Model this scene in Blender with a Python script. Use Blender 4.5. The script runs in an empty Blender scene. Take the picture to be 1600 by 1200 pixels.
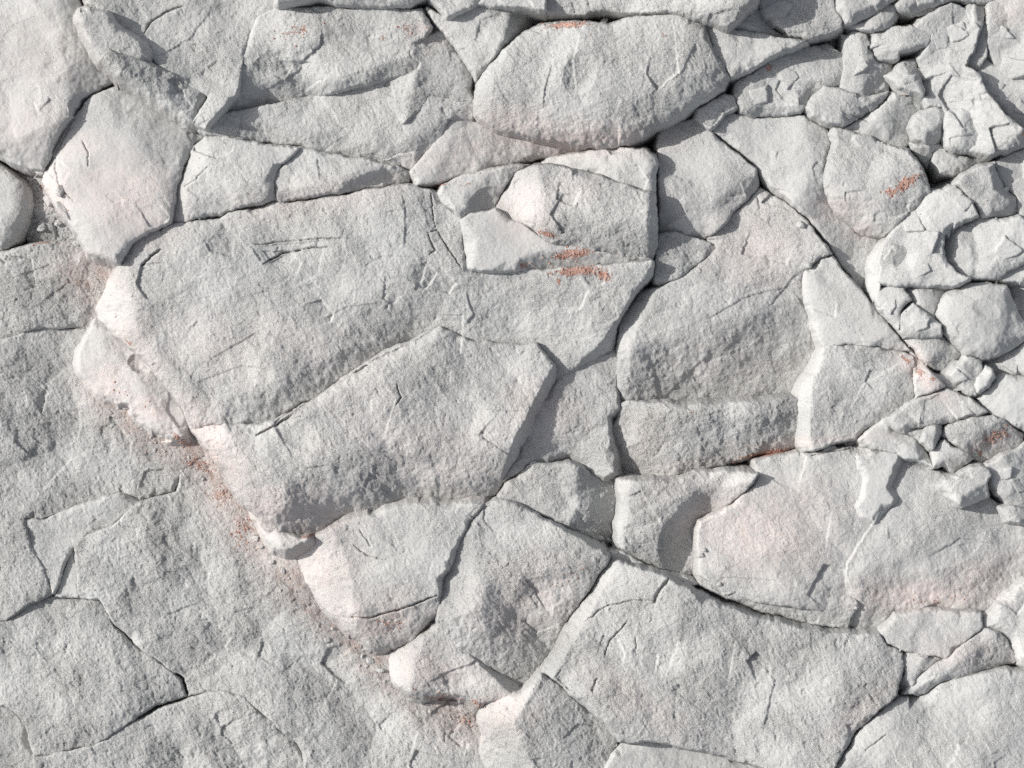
import bpy, bmesh, math, random
import numpy as np
from mathutils import Vector, noise as mnoise

S = 0.002            # one drawing unit is 2 mm of rock
STEP = 1.35          # grid spacing of the rock surfaces in drawing units
scene = bpy.context.scene

# ------------------------------------------------------------------ camera
cam_d = bpy.data.cameras.new('camera')
cam = bpy.data.objects.new('camera', cam_d)
scene.collection.objects.link(cam)
cam.location = (0, 0, 13.0)
cam.rotation_euler = (0, 0, 0)
cam_d.sensor_width = 36
cam_d.lens = 36 * 13.0 / 3.2
cam_d.clip_end = 200
scene.camera = cam

# ------------------------------------------------------------------ light
AZ, EL = 14.0, 37.0          # light travels right and down the slope
a, e = math.radians(AZ), math.radians(EL)
sd_dir = Vector((math.cos(e) * math.cos(a), -math.cos(e) * math.sin(a), -math.sin(e)))
sl = bpy.data.lights.new('sun', 'SUN')
sl.energy = 4.0
sl.angle = math.radians(0.5)
sl.color = (1.0, 0.968, 0.918)
so = bpy.data.objects.new('sun', sl)
so.rotation_euler = sd_dir.to_track_quat('-Z', 'Y').to_euler()
so.location = (-5, 4, 6)
scene.collection.objects.link(so)
w = bpy.data.worlds.new('World'); scene.world = w; w.use_nodes = True
nt = w.node_tree
bg = nt.nodes['Background']
sky = nt.nodes.new('ShaderNodeTexSky'); sky.sky_type = 'NISHITA'; sky.sun_disc = False
sky.sun_elevation = e
sky.sun_rotation = math.atan2(-sd_dir.x, -sd_dir.y)
sky.dust_density = 3.0
sky.air_density = 0.8
hs = nt.nodes.new('ShaderNodeHueSaturation'); hs.inputs['Saturation'].default_value = 0.35   # thin white haze over the blue
nt.links.new(sky.outputs[0], hs.inputs['Color']); nt.links.new(hs.outputs[0], bg.inputs['Color'])
bg.inputs['Strength'].default_value = 0.125
scene.view_settings.view_transform = 'Standard'
scene.view_settings.look = 'None'
scene.view_settings.gamma = 1
scene.view_settings.exposure = 0.0
scene.cycles.use_denoising = False
scene.cycles.filter_width = 1.5
scene.cycles.max_bounces = 6
scene.cycles.diffuse_bounces = 4

# ------------------------------------------------------------------ noise
def hsh(ix, iy, seed):
    h = (ix.astype(np.int64) * 374761393 + iy.astype(np.int64) * 668265263 + int(seed) * 974634777) & 0xFFFFFFFF
    h = ((h ^ (h >> 13)) * 1274126177) & 0xFFFFFFFF
    h = ((h ^ (h >> 15)) * 2246822519) & 0xFFFFFFFF
    h = h ^ (h >> 16)
    return (h & 0xFFFFFF) / float(0xFFFFFF)

def perlin(x, y, seed=0):
    ix = np.floor(x); iy = np.floor(y); fx = x - ix; fy = y - iy
    u = fx * fx * fx * (fx * (fx * 6 - 15) + 10); v = fy * fy * fy * (fy * (fy * 6 - 15) + 10)
    def g(dx, dy):
        t = hsh(ix + dx, iy + dy, seed) * 2 * math.pi
        return np.cos(t) * (fx - dx) + np.sin(t) * (fy - dy)
    n0 = g(0, 0) * (1 - u) + g(1, 0) * u
    n1 = g(0, 1) * (1 - u) + g(1, 1) * u
    return (n0 * (1 - v) + n1 * v) * 1.5

def facets(x, y, seed=0, slope=1.0, k=0.9, reach=(-1, 0, 1)):
    """creased chips: upper hull of tilted plates, one per jittered cell"""
    ix = np.floor(x); iy = np.floor(y)
    best = np.full(x.shape, -1e9)
    for dx in reach:
        for dy in reach:
            cx = ix + dx; cy = iy + dy
            px = cx + hsh(cx, cy, seed + 1); py = cy + hsh(cx, cy, seed + 2)
            t = hsh(cx, cy, seed + 3) * 2 * math.pi; s = hsh(cx, cy, seed + 4) * slope
            o = hsh(cx, cy, seed + 5) * 0.35
            rx = x - px; ry = y - py
            best = np.maximum(best, o + s * (np.cos(t) * rx + np.sin(t) * ry) - k * (rx * rx + ry * ry))
    return best

def plates(x, y, seed=0):
    """stepped chips: every cell has its own level and tilt, edges broken"""
    ix = np.floor(x); iy = np.floor(y)
    bd = np.full(x.shape, 1e9); val = np.zeros(x.shape)
    for dx in (-1, 0, 1):
        for dy in (-1, 0, 1):
            cx = ix + dx; cy = iy + dy
            px = cx + hsh(cx, cy, seed + 1); py = cy + hsh(cx, cy, seed + 2)
            rx = x - px; ry = y - py
            d = rx * rx + ry * ry
            t = hsh(cx, cy, seed + 3) * 6.283
            v = hsh(cx, cy, seed + 5) - 0.5 + 0.35 * (np.cos(t) * rx + np.sin(t) * ry)
            m = d < bd
            bd = np.where(m, d, bd); val = np.where(m, v, val)
    return val

def soft(d, r):
    return 0.5 * (d + np.sqrt(d * d + r * r))

def warp(x, y):
    wx = 2.0 * perlin(x / 47., y / 47., 11) + 1.3 * perlin(x / 15., y / 15., 12) + 0.8 * perlin(x / 6., y / 6., 15)
    wy = 2.0 * perlin(x / 47., y / 47., 13) + 1.3 * perlin(x / 15., y / 15., 14) + 0.8 * perlin(x / 6., y / 6., 16)
    return wx, wy

# ------------------------------------------------------------------ 2D distances
def seg_dist(x, y, p, q):
    dx, dy = q[0] - p[0], q[1] - p[1]
    L2 = dx * dx + dy * dy + 1e-9
    t = np.clip(((x - p[0]) * dx + (y - p[1]) * dy) / L2, 0, 1)
    ex = x - p[0] - t * dx; ey = y - p[1] - t * dy
    return np.sqrt(ex * ex + ey * ey), t

def poly_sdf(x, y, pts):
    n = len(pts); d = np.full(x.shape, 1e9); ins = np.zeros(x.shape, bool)
    for i in range(n):
        p, q = pts[i], pts[(i + 1) % n]
        dd, _ = seg_dist(x, y, p, q)
        d = np.minimum(d, dd)
        if p[1] != q[1]:
            c = ((p[1] > y) != (q[1] > y)) & (x < (q[0] - p[0]) * (y - p[1]) / (q[1] - p[1]) + p[0])
            ins ^= c
    return np.where(ins, -d, d)

def line_side(x, y, pts, extend=True):
    """signed distance to a polyline: positive to the right hand of travel (image y down); and the place along it 0..1"""
    pts = [tuple(map(float, p)) for p in pts]
    if extend:
        (x0, y0), (x1, y1) = pts[0], pts[1]
        L = math.hypot(x1 - x0, y1 - y0); pts[0] = (x0 - (x1 - x0) / L * 900, y0 - (y1 - y0) / L * 900)
        (x0, y0), (x1, y1) = pts[-2], pts[-1]
        L = math.hypot(x1 - x0, y1 - y0); pts[-1] = (x1 + (x1 - x0) / L * 900, y1 + (y1 - y0) / L * 900)
    bd = np.full(x.shape, 1e9); sg = np.ones(x.shape); al = np.zeros(x.shape)
    lens = [math.hypot(pts[i + 1][0] - pts[i][0], pts[i + 1][1] - pts[i][1]) for i in range(len(pts) - 1)]
    tot = sum(lens); acc = 0
    for i in range(len(pts) - 1):
        p, q = pts[i], pts[i + 1]
        d, t = seg_dist(x, y, p, q)
        side = ((x - p[0]) * -(q[1] - p[1]) + (y - p[1]) * (q[0] - p[0])) / lens[i]
        better = d < bd - 1e-6
        tie = (np.abs(d - bd) <= 1e-6) & (np.abs(side) > np.abs(sg_val)) if i else np.zeros(x.shape, bool)
        m = better | tie
        bd = np.where(m, d, bd); al = np.where(m, (acc + t * lens[i]) / tot, al)
        if i == 0: sg_val = side.copy()
        else: sg_val = np.where(m, side, sg_val)
        acc += lens[i]
    return bd * np.where(sg_val >= 0, 1, -1), al

# ------------------------------------------------------------------ materials
def make_rock(name='pale_rock'):
    m = bpy.data.materials.new(name); m.use_nodes = True
    t = m.node_tree; N = t.nodes; Lk = t.links
    bs = N['Principled BSDF']
    bs.inputs['Roughness'].default_value = 0.93
    bs.inputs['Specular IOR Level'].default_value = 0.15
    geo = N.new('ShaderNodeNewGeometry')
    def noise(scale, detail=4, rough=0.55, vec=None):
        n = N.new('ShaderNodeTexNoise'); n.inputs['Scale'].default_value = scale
        n.inputs['Detail'].default_value = detail; n.inputs['Roughness'].default_value = rough
        Lk.new(vec or geo.outputs['Position'], n.inputs['Vector']); return n.outputs['Fac']
    def ramp(f, lo, hi, a=0.0, b=1.0):
        r = N.new('ShaderNodeMapRange'); r.inputs['From Min'].default_value = lo; r.inputs['From Max'].default_value = hi
        r.inputs['To Min'].default_value = a; r.inputs['To Max'].default_value = b
        Lk.new(f, r.inputs['Value']); return r.outputs['Result']
    def mix(f, c1, c2):
        x = N.new('ShaderNodeMix'); x.data_type = 'RGBA'
        if isinstance(f, float): x.inputs['Factor'].default_value = f
        else: Lk.new(f, x.inputs['Factor'])
        for s, c in ((x.inputs['A'], c1), (x.inputs['B'], c2)):
            if isinstance(c, tuple): s.default_value = c + (1,)
            else: Lk.new(c, s)
        return x.outputs['Result']
    def mth(op, a_, b_):
        x = N.new('ShaderNodeMath'); x.operation = op; x.use_clamp = False
        for s, c in ((x.inputs[0], a_), (x.inputs[1], b_)):
            if isinstance(c, (int, float)): s.default_value = c
            else: Lk.new(c, s)
        return x.outputs[0]
    def attr(n):
        x = N.new('ShaderNodeAttribute'); x.attribute_name = n; return x.outputs['Fac']
    # stone colour: mottled pale grey
    c = mix(ramp(noise(3.0, 6, 0.6), 0.35, 0.65), (0.468, 0.478, 0.476), (0.52, 0.522, 0.51))
    c = mix(ramp(noise(45, 5, 0.7), 0.42, 0.75, 0, 0.55), c, (0.56, 0.555, 0.545))
    c = mix(ramp(noise(160, 3, 0.6), 0.52, 0.75, 0, 0.45), c, (0.40, 0.40, 0.40))
    tn = attr('tone')
    c = mix(ramp(tn, 0, 1, 0, 0.5), c, (0.43, 0.43, 0.425))
    # pink powder where mapped, its colour paled to brighten the sunlit left faces
    pk = mth('MULTIPLY', attr('pink'), ramp(noise(24, 8, 0.75), 0.36, 0.62, 0.3, 1.0))
    c = mix(pk, c, (0.70, 0.595, 0.565))
    pk2 = mth('MULTIPLY', pk, ramp(noise(120, 3, 0.6), 0.5, 0.7, 0.0, 0.5))
    c = mix(pk2, c, (0.58, 0.38, 0.33))
    bf = mth('MULTIPLY', attr('brown'), ramp(noise(26, 8, 0.78), 0.42, 0.62, 0.08, 0.85))
    c = mix(bf, c, (0.41, 0.315, 0.28))
    # black pin-holes
    v = N.new('ShaderNodeTexVoronoi'); v.inputs['Scale'].default_value = 62
    Lk.new(geo.outputs['Position'], v.inputs['Vector'])
    sp = mth('MULTIPLY', ramp(v.outputs['Distance'], 0.075, 0.11, 1, 0), ramp(noise(5, 2), 0.47, 0.58))
    c = mix(mth('MULTIPLY', sp, 0.75), c, (0.12, 0.10, 0.10))
    # orange crust
    org = attr('orange')
    om = mth('ADD', org, mth('MULTIPLY', mth('SUBTRACT', noise(95, 4, 0.75), 0.5), 2.2))
    of = ramp(om, 0.52, 0.66)
    of = mth('MULTIPLY', of, ramp(org, 0.03, 0.2))
    oc = mix(ramp(noise(200, 2), 0.4, 0.6), (0.40, 0.205, 0.155), (0.52, 0.38, 0.33))
    c = mix(of, c, oc)
    # dark brown in cracks and deep joints, stronger at the mapped spots
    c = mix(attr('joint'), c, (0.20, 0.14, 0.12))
    Lk.new(c, bs.inputs['Base Color'])
    # fine relief
    rg = attr('rough')
    h = mth('ADD', mth('MULTIPLY', noise(150, 6, 0.8), 0.0050), mth('MULTIPLY', noise(330, 3, 0.7), 0.0009))
    h = mth('MULTIPLY', h, rg)
    h = mth('ADD', h, mth('MULTIPLY', of, 0.0012))
    h = mth('SUBTRACT', h, mth('MULTIPLY', sp, 0.0015))
    b = N.new('ShaderNodeBump'); b.inputs['Strength'].default_value = 1.0; b.inputs['Distance'].default_value = 1.0
    Lk.new(h, b.inputs['Height']); Lk.new(b.outputs['Normal'], bs.inputs['Normal'])
    return m
ROCK = make_rock()

def make_grit():
    m = bpy.data.materials.new('orange_grit'); m.use_nodes = True
    t = m.node_tree; bs = t.nodes['Principled BSDF']; bs.inputs['Roughness'].default_value = 0.95
    g = t.nodes.new('ShaderNodeNewGeometry'); n = t.nodes.new('ShaderNodeTexNoise'); n.inputs['Scale'].default_value = 90
    r = t.nodes.new('ShaderNodeValToRGB')
    r.color_ramp.elements[0].position = 0.38; r.color_ramp.elements[0].color = (0.35, 0.175, 0.13, 1)
    r.color_ramp.elements[1].position = 0.62; r.color_ramp.elements[1].color = (0.50, 0.34, 0.285, 1)
    t.links.new(g.outputs['Position'], n.inputs['Vector']); t.links.new(n.outputs['Fac'], r.inputs['Fac'])
    t.links.new(r.outputs['Color'], bs.inputs['Base Color'])
    return m
GRIT = make_grit()

# ------------------------------------------------------------------ the rock face, block by block (drawing units, y down)
BLOCKS = []
BED = 'slabs of the low rock bed'
def B(name, label, cat, outline, z0, tilt=(0, 0), folds=(), **k):
    if k.get('group') == BED: z0 -= 8
    BLOCKS.append(dict(name=name, label=label, cat=cat, outline=outline, z0=z0, tilt=tilt, folds=folds, **k))
JOINT = 0.5
# ---- low bed on the left
BED = 'slabs of the low rock bed'
B('rock_slab', 'rough grey slab of the low bed below the rubble pocket at the left edge', 'rock slab',
  [(-170,370),(0,392),(60,378),(120,372),(220,400),(230,520),(60,508),(0,528),(-170,545)], -62, (-.04,-.06), [([(40,505),(90,470),(150,480)],.25)], rough=1.5, facet=1.1, group=BED, gap=.6)
B('rock_slab', 'wide rough low slab directly left of the great pink edged boulder', 'rock slab',
  [(-170,545),(0,530),(60,510),(230,522),(340,640),(330,700),(285,735),(272,750),(266,770),(210,786),(178,772),(120,792),(58,812),(30,812),(40,850),(60,890),(76,930),(40,945),(0,972),(-170,1000)], -62, (-.07,.0), [], rough=1.4, facet=1.0, group=BED, gap=.7)
B('rock_slab', 'pointed grey wedge of stone between two cracks in the low bed', 'rock slab',
  [(30,814),(60,813),(120,793),(178,773),(209,787),(170,822),(110,850),(92,888),(76,928),(60,890),(42,850)], -52, (-.05,.02), [], rough=.9, facet=.5, group=BED, gap=-.4)
B('rock_slab', 'large rough low slab under the diagonal ledge, stained orange brown along it', 'rock slab',
  [(275,742),(300,640),(420,700),(640,980),(660,1030),(780,1070),(790,1200),(800,1340),(500,1340),(470,1180),(380,1092),(340,1083),(287,1094),(280,1066),(250,1045),(205,1010),(172,980),(150,938),(112,938),(116,900),(106,850),(165,825),(212,788),(268,770)], -62, (-.025,.0), [], rough=1.35, facet=1.1, group=BED, gap=.8)
B('rock_slab', 'narrow sliver of rock wedged in the forked crack of the low bed', 'rock slab',
  [(92,890),(106,852),(116,900),(114,936),(78,936)], -62, (.1,.15), [], rough=.7, facet=.4, group=BED, gap=1.0)
B('rock_slab', 'raised rough slab near the lower left corner, curved crack at its right end', 'rock slab',
  [(-170,1010),(0,974),(40,947),(75,937),(112,940),(150,940),(170,982),(203,1013),(250,1048),(277,1068),(284,1094),(240,1108),(200,1131),(140,1170),(44,1187),(37,1150),(26,1130),(0,1106),(-170,1080)], -62, (-.04,.02), [([(150,990),(220,1040),(285,1060)],-.08),([(30,1160),(150,1130),(290,1070)],.18,20)], rough=1.4, facet=1.0, group=BED, gap=.9)
B('rock_slab', 'dark grey slab cut off by the lower left corner of the picture', 'rock slab',
  [(-170,1082),(0,1107),(25,1132),(36,1152),(42,1190),(50,1340),(-170,1340)], -66, (-.2,-.08), [], rough=1.2, facet=.8, group=BED, gap=1.4)
B('rock_slab', 'rough swelling slab along the bottom edge right of the corner crack', 'rock slab',
  [(44,1190),(140,1172),(202,1133),(287,1097),(340,1085),(378,1094),(468,1182),(500,1345),(52,1345)], -46, (-.03,.05), [([(300,1180),(330,1110),(380,1090)],.25,25)], rough=1.4, facet=1.1, group=BED, gap=.8)
# ---- pocket at left
B('rock_boulder', 'small smooth grey boulder at the left edge with a shaded round underside', 'boulder',
  [(-170,190),(-20,245),(8,262),(28,278),(42,298),(46,318),(42,345),(28,374),(0,390),(-170,410)], -30, (.05,.12), [([(-170,345),(0,350),(25,330),(40,290)],.75,18)], rough=.55, facet=.5, gap=2, edge=.8, ew=12)
B('rock_block', 'crumbly orange stained ledge filling the pocket beside the small left boulder', 'rock block',
  [(5,240),(50,262),(80,290),(110,350),(190,412),(150,440),(60,385),(35,380),(20,300)], -54, (.1,.1), [([(30,330),(80,320),(120,330)],.4)], rough=2.2, facet=1.2, gap=1, group='pocket')
# ---- upper left
B('rock_boulder', 'big bright pale boulder filling the upper left corner', 'boulder',
  [(-170,-170),(116,-170),(122,-10),(127,20),(130,45),(150,75),(170,108),(186,130),(160,137),(130,158),(115,181),(98,203),(84,226),(79,248),(68,266),(42,262),(15,250),(0,243),(-60,215),(-170,180)], 26, (.13,.05), [([(118,190),(108,120),(98,60),(95,-60)],.55,14),([(-50,225),(20,222),(90,200)],.35,20)], rough=.5, facet=.7, gap=1.4, edge=.5, ew=10)
B('rock_boulder', 'smooth rosy boulder under the corner boulder, narrowing to a point at its foot', 'boulder',
  [(186,131),(150,142),(131,160),(114,183),(97,207),(86,233),(70,262),(66,284),(90,325),(122,362),(138,393),(160,404),(187,411),(206,380),(250,354),(268,347),(276,302),(290,250),(300,224),(321,211),(296,197),(240,163),(205,138)], 30, (.05,.06), [([(275,330),(262,280),(215,215),(150,150)],.35,16),([(110,200),(95,290),(150,390)],.5,25)], rough=.42, facet=.5, gap=.8, edge=.5, ew=10)
B('rock_flake', 'upper blunt ended one of two dark finger stones in the upper left', 'rock flake',
  [(132,32),(150,26),(172,28),(196,56),(216,68),(235,76),(239,90),(231,101),(215,93),(190,90),(178,86),(167,98),(150,72),(138,50)], 78, (-.2,.16), [([(135,35),(160,75),(175,100)],.5,6),([(228,105),(226,70)],.5,6),([(170,82),(235,98)],.3)], rough=1.0, facet=.3, gap=.5, wall=3.5, group='finger stones')
B('rock_flake', 'lower one of two dark finger stones, with a bright lower left edge', 'rock flake',
  [(166,98),(178,87),(192,92),(215,95),(231,102),(262,116),(292,130),(322,143),(331,155),(320,176),(303,194),(288,188),(250,165),(212,140),(188,122)], 66, (-.42,.12), [([(172,92),(200,118),(250,148),(300,190)],.95,5),([(300,200),(310,165),(335,130)],.5)], rough=1.3, facet=.35, gap=.5, wall=3.5, group='finger stones')
B('rock_block', 'grey sloping block behind the finger stones with a branching crack', 'rock block',
  [(118,-170),(445,-170),(440,0),(430,12),(405,28),(385,80),(372,150),(345,178),(325,200),(303,194),(330,152),(262,112),(215,66),(175,26),(140,10),(132,-10)], 34, (-.10,.08), [([(300,150),(335,90),(360,30),(370,-40)],-.22,14),([(260,190),(250,90),(290,-20)],.12,20)], rough=1.1, facet=1.0, gap=.4)
B('rock_block', 'broad grey block spotted with orange grit, undercut along its lower edge', 'rock block',
  [(405,26),(440,14),(520,16),(660,18),(675,45),(662,60),(640,72),(640,90),(657,100),(655,111),(610,127),(560,137),(520,148),(468,160),(440,162),(400,172),(345,184),(368,150),(385,80)], 46, (.02,.10), [([(468,158),(474,100),(520,60),(505,15)],-.35,5),([(400,100),(450,96),(500,62),(512,30)],.35,6),([(330,160),(440,125),(520,130),(660,85)],.55,9)], rough=1.1, facet=.9, gap=.8)
B('rock_block', 'tilted darker plate with a notched upper left corner, left of the oval boulder', 'rock block',
  [(577,136),(620,126),(655,112),(658,100),(641,88),(640,72),(662,62),(690,50),(705,68),(720,95),(736,120),(728,140),(738,158),(690,162),(668,163),(670,172),(648,178),(630,191),(600,168)], 30, (-.20,-.06), [([(640,72),(655,100),(652,112)],.6,3),([(575,138),(635,192)],.7,3)], rough=1.1, facet=.6, gap=.3, wall=3)
B('rock_block', 'long low band of grey stone under the orange spotted block', 'rock block',
  [(300,196),(345,182),(400,170),(440,160),(470,150),(577,128),(650,110),(740,150),(738,190),(700,186),(690,215),(676,236),(640,242),(622,262),(595,252),(510,240),(470,228),(400,222),(365,215),(322,211)], 20, (.0,.05), [([(330,205),(420,190),(530,210),(600,235),(640,225),(720,170)],.45,12)], rough=1.0, facet=.9, gap=1.0)
# ---- slab row below
B('rock_block', 'pale block with a rounded bright left edge right of the rosy boulder', 'rock block',
  [(269,348),(278,303),(292,250),(302,226),(322,213),(360,216),(400,223),(440,230),(470,232),(440,262),(428,286),(434,314),(380,322),(345,336),(300,343)], 22, (.06,.08), [([(345,200),(305,280),(290,345)],.4,14),([(300,305),(360,295),(440,290)],.25,10)], rough=.8, facet=.6, gap=.9, edge=.5)
B('rock_block', 'grey humped block tapering right, long dark crack under its lower edge', 'rock block',
  [(428,287),(440,264),(470,232),(520,241),(600,256),(644,268),(640,284),(600,293),(560,300),(500,306),(462,312),(435,318)], 26, (.02,.12), [([(425,300),(460,262),(540,262)],-.1),([(420,305),(470,292),(530,288),(600,262),(640,262)],.7,6),([(530,300),(560,262),(600,250)],.35,6)], rough=.9, facet=.8, gap=1.0)
B('rock_block', 'pale flat wedge with a jagged left tip, just below the oval boulder', 'rock block',
  [(643,268),(660,245),(680,222),(690,192),(700,184),(735,186),(780,205),(820,213),(870,226),(900,234),(860,245),(800,258),(760,266),(720,276),(690,287),(652,290)], 22, (.10,.16), [([(640,300),(700,235),(705,180)],.3,8),([(700,290),(780,250),(880,238)],.22,8)], rough=.5, facet=.4, gap=1.2)
B('rock_flake', 'tiny pointed chip left of the pale flat wedge', 'rock flake',
  [(600,250),(622,243),(634,232),(638,215),(655,222),(672,232),(660,245),(645,264),(620,258)], 14, (.1,.2), [([(600,246),(660,240)],.6,3)], rough=.6, facet=.4, gap=.3)
# ---- top strip
B('rock_block', 'dark undersided ledge cut off by the top edge, above the spotted block', 'rock block',
  [(440,-170),(668,-170),(672,0),(640,12),(610,15),(580,15),(530,12),(500,4),(470,8),(440,12)], 78, (0,.1), [([(440,5),(520,-12),(600,-10),(670,-16)],.9,5)], rough=.8, facet=.5, gap=1.2)
B('rock_block', 'small block with a dark notch at the top edge, above the lumpy block', 'rock block',
  [(669,-170),(762,-170),(760,0),(745,12),(735,17),(712,26),(700,32),(690,18),(672,2)], 58, (.1,.05), [([(735,25),(728,-40)],.5,6)], rough=.8, facet=.7, gap=.8)
B('rock_block', 'light sliver-topped block at the top edge above the tapering stone', 'rock block',
  [(762,-170),(850,-170),(852,18),(830,18),(800,16),(762,14),(748,12),(760,0)], 60, (.1,.16), [], rough=.7, facet=.5, gap=.6)
B('rock_block', 'lumpy light block with a dark right face tucked against the oval boulder', 'rock block',
  [(668,16),(700,32),(745,14),(800,17),(850,22),(838,38),(808,60),(785,78),(766,98),(745,125),(730,100),(712,70),(690,48)], 52, (.10,.14), [([(766,110),(785,62),(800,20)],.85,6),([(690,60),(740,80),(770,90)],.3,10)], rough=.8, facet=1.0, gap=.6)
B('rock_block', 'long rough block along the top edge over the oval boulder', 'rock block',
  [(851,-170),(1172,-170),(1176,5),(1160,22),(1148,38),(1132,50),(1100,42),(1060,30),(1040,25),(1000,27),(960,24),(930,22),(890,27),(853,20)], 62, (.02,.02), [([(850,5),(1000,12),(1080,20),(1180,10)],.4,10),([(1120,60),(1150,0),(1165,-80)],.4,10),([(978,40),(984,10),(975,-60)],-.3,6)], rough=1.2, facet=1.0, gap=.8)
# ---- oval boulder
B('rock_boulder', 'great oval boulder in the upper middle with a scarred front and rosy lower edge', 'boulder',
  [(750,130),(768,98),(790,78),(822,52),(850,42),(900,37),(950,44),(1000,32),(1060,30),(1098,42),(1106,70),(1112,92),(1130,106),(1139,124),(1128,142),(1090,166),(1050,192),(1030,202),(1010,212),(985,227),(940,231),(880,224),(820,212),(785,205),(755,192),(742,182),(740,160)], 74, (.03,.13),
  [([(740,150),(800,165),(850,170),(930,180),(1000,165),(1060,135),(1140,95)],.45,30),([(740,195),(820,200),(880,208),(960,215),(1060,180),(1130,130)],.5,8),([(800,60),(775,120),(770,200)],.35,20),([(848,190),(846,120),(870,60)],-.22,8),([(850,190),(868,130),(905,70)],.25,8),([(1040,190),(1060,110),(1075,40)],.15,20)], rough=1.1, facet=.7, gap=1.3, edge=.5, ew=8)
B('rock_block', 'wedge of light stone with a ridge, pointing right off the oval boulder', 'rock block',
  [(1098,43),(1130,50),(1160,53),(1200,60),(1258,71),(1235,80),(1195,94),(1172,110),(1142,124),(1131,107),(1112,92),(1105,70)], 62, (-.02,.16), [([(1165,130),(1168,85),(1160,40)],.2,3),([(1172,130),(1176,85),(1170,40)],-.35,3),([(1098,40),(1140,130)],.5,7),([(1120,130),(1180,92),(1260,68)],.5,5)], rough=.8, facet=.6, gap=.7)
B('rock_block', 'small faceted stone beside the diagonal crack at the top edge', 'rock block',
  [(1133,50),(1150,36),(1162,22),(1176,6),(1190,25),(1203,45),(1228,62),(1200,60),(1160,53)], 54, (.10,.1), [([(1175,60),(1172,30),(1182,0)],.4,5)], rough=.6, facet=.6, gap=.7)
B('rock_block', 'wide flat grey stone right of the diagonal crack at the top edge', 'rock block',
  [(1174,-170),(1296,-170),(1296,0),(1300,20),(1312,36),(1312,50),(1290,58),(1258,66),(1230,61),(1204,40),(1178,4)], 70, (-.05,.0), [([(1200,55),(1260,50),(1320,30)],.25,8)], rough=1.1, facet=.7, gap=1.2)
B('rock_block', 'light stone with a bright split left edge, cut by the top edge', 'rock block',
  [(1297,-170),(1408,-170),(1405,-5),(1385,8),(1365,22),(1350,32),(1335,37),(1318,40),(1312,34),(1300,20)], 62, (.04,.08), [([(1318,-40),(1310,20),(1322,45)],.5,4),([(1300,22),(1350,15),(1400,-10)],.4,8)], rough=.8, facet=.7, gap=.8)
B('rock_block', 'small lit cobble wedged under the light split stone', 'rock block',
  [(1318,42),(1350,34),(1360,18),(1378,6),(1394,14),(1400,28),(1388,44),(1362,52),(1345,50)], 48, (.1,.15), [([(1350,60),(1380,40),(1400,15)],.6,6)], rough=.6, facet=.5, gap=.6)
B('rock_block', 'dark shelf of rock along the top edge right of the split stone', 'rock block',
  [(1405,-170),(1562,-170),(1560,-8),(1545,10),(1520,4),(1490,4),(1462,10),(1426,25),(1402,20),(1396,12),(1404,0)], 60, (-.06,.06), [([(1400,15),(1450,0),(1540,-12)],.6,6)], rough=.8, facet=.7, gap=1.0)
# ---- upper right cluster
CL = None
B('rock_block', 'grey rounded stone with two tiers at the right tip of the wide crack', 'rock block',
  [(1200,96),(1235,84),(1262,76),(1292,71),(1315,85),(1318,110),(1312,135),(1285,140),(1272,148),(1258,168),(1250,178),(1210,181),(1180,183),(1158,173),(1146,150),(1150,130),(1176,117)], 32, (-.02,.16), [([(1150,170),(1200,168),(1260,165)],.6,5),([(1258,190),(1240,140),(1270,125),(1330,120)],.4,7),([(1175,110),(1145,160)],-.0,5),([(1160,110),(1150,180)],.6,6)], rough=.9, facet=.9, gap=1.2)
B('rock_block', 'pale angular stone with a long dark face along its lower right', 'rock block',
  [(1255,171),(1272,150),(1285,137),(1310,142),(1335,150),(1352,154),(1386,144),(1380,160),(1365,172),(1342,188),(1315,200),(1292,192),(1268,182)], 44, (.08,.08), [([(1312,205),(1345,172),(1372,155),(1395,138)],.85,3),([(1285,130),(1262,185)],.5,6)], rough=.8, facet=.7, gap=.8)
B('rock_block', 'bright upright stone with a lit left flank between two small dark pits', 'rock block',
  [(1320,62),(1330,52),(1350,56),(1357,75),(1366,95),(1400,97),(1400,108),(1384,119),(1386,130),(1388,142),(1352,152),(1335,148),(1311,141),(1316,110)], 36, (.18,.1), [([(1345,160),(1348,100),(1338,50)],.3,6),([(1340,150),(1355,125),(1390,105)],.4,4)], rough=.6, facet=.6, gap=.8)
B('rock_block', 'squarish grey stone over a thin dark line, left of the long triangular slab', 'rock block',
  [(1350,54),(1380,50),(1420,44),(1450,56),(1446,75),(1425,80),(1400,84),(1402,95),(1367,96),(1358,76)], 42, (-.04,.06), [([(1360,50),(1375,98)],.5,4),([(1360,88),(1400,82),(1450,70)],.6,5)], rough=.8, facet=.6, gap=.9)
B('rock_block', 'small stub of stone at the upper end of the triangular slab', 'rock block',
  [(1382,120),(1405,103),(1428,94),(1432,118),(1442,140),(1438,152),(1425,146),(1402,136)], 44, (0,.12), [([(1400,95),(1402,150)],.5,6),([(1442,160),(1425,130),(1432,90)],.5,4)], rough=.7, facet=.6, gap=.7)
B('rock_slab', 'long triangular slab of darker stone whose point reaches the right edge', 'rock slab',
  [(1425,46),(1450,25),(1480,10),(1505,18),(1525,50),(1518,75),(1502,108),(1524,122),(1540,155),(1560,180),(1585,205),(1600,216),(1596,228),(1570,238),(1540,244),(1510,240),(1488,238),(1475,228),(1476,190),(1470,168),(1448,165),(1440,150),(1442,120),(1432,95),(1444,78),(1450,58)], 34, (-.14,.02), [([(1452,170),(1450,100),(1475,60),(1480,0)],-.2,8),([(1490,245),(1560,225),(1600,195)],.6,8),([(1478,180),(1462,110),(1474,85)],-.3,4)], rough=.8, facet=.9, gap=.7)
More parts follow.
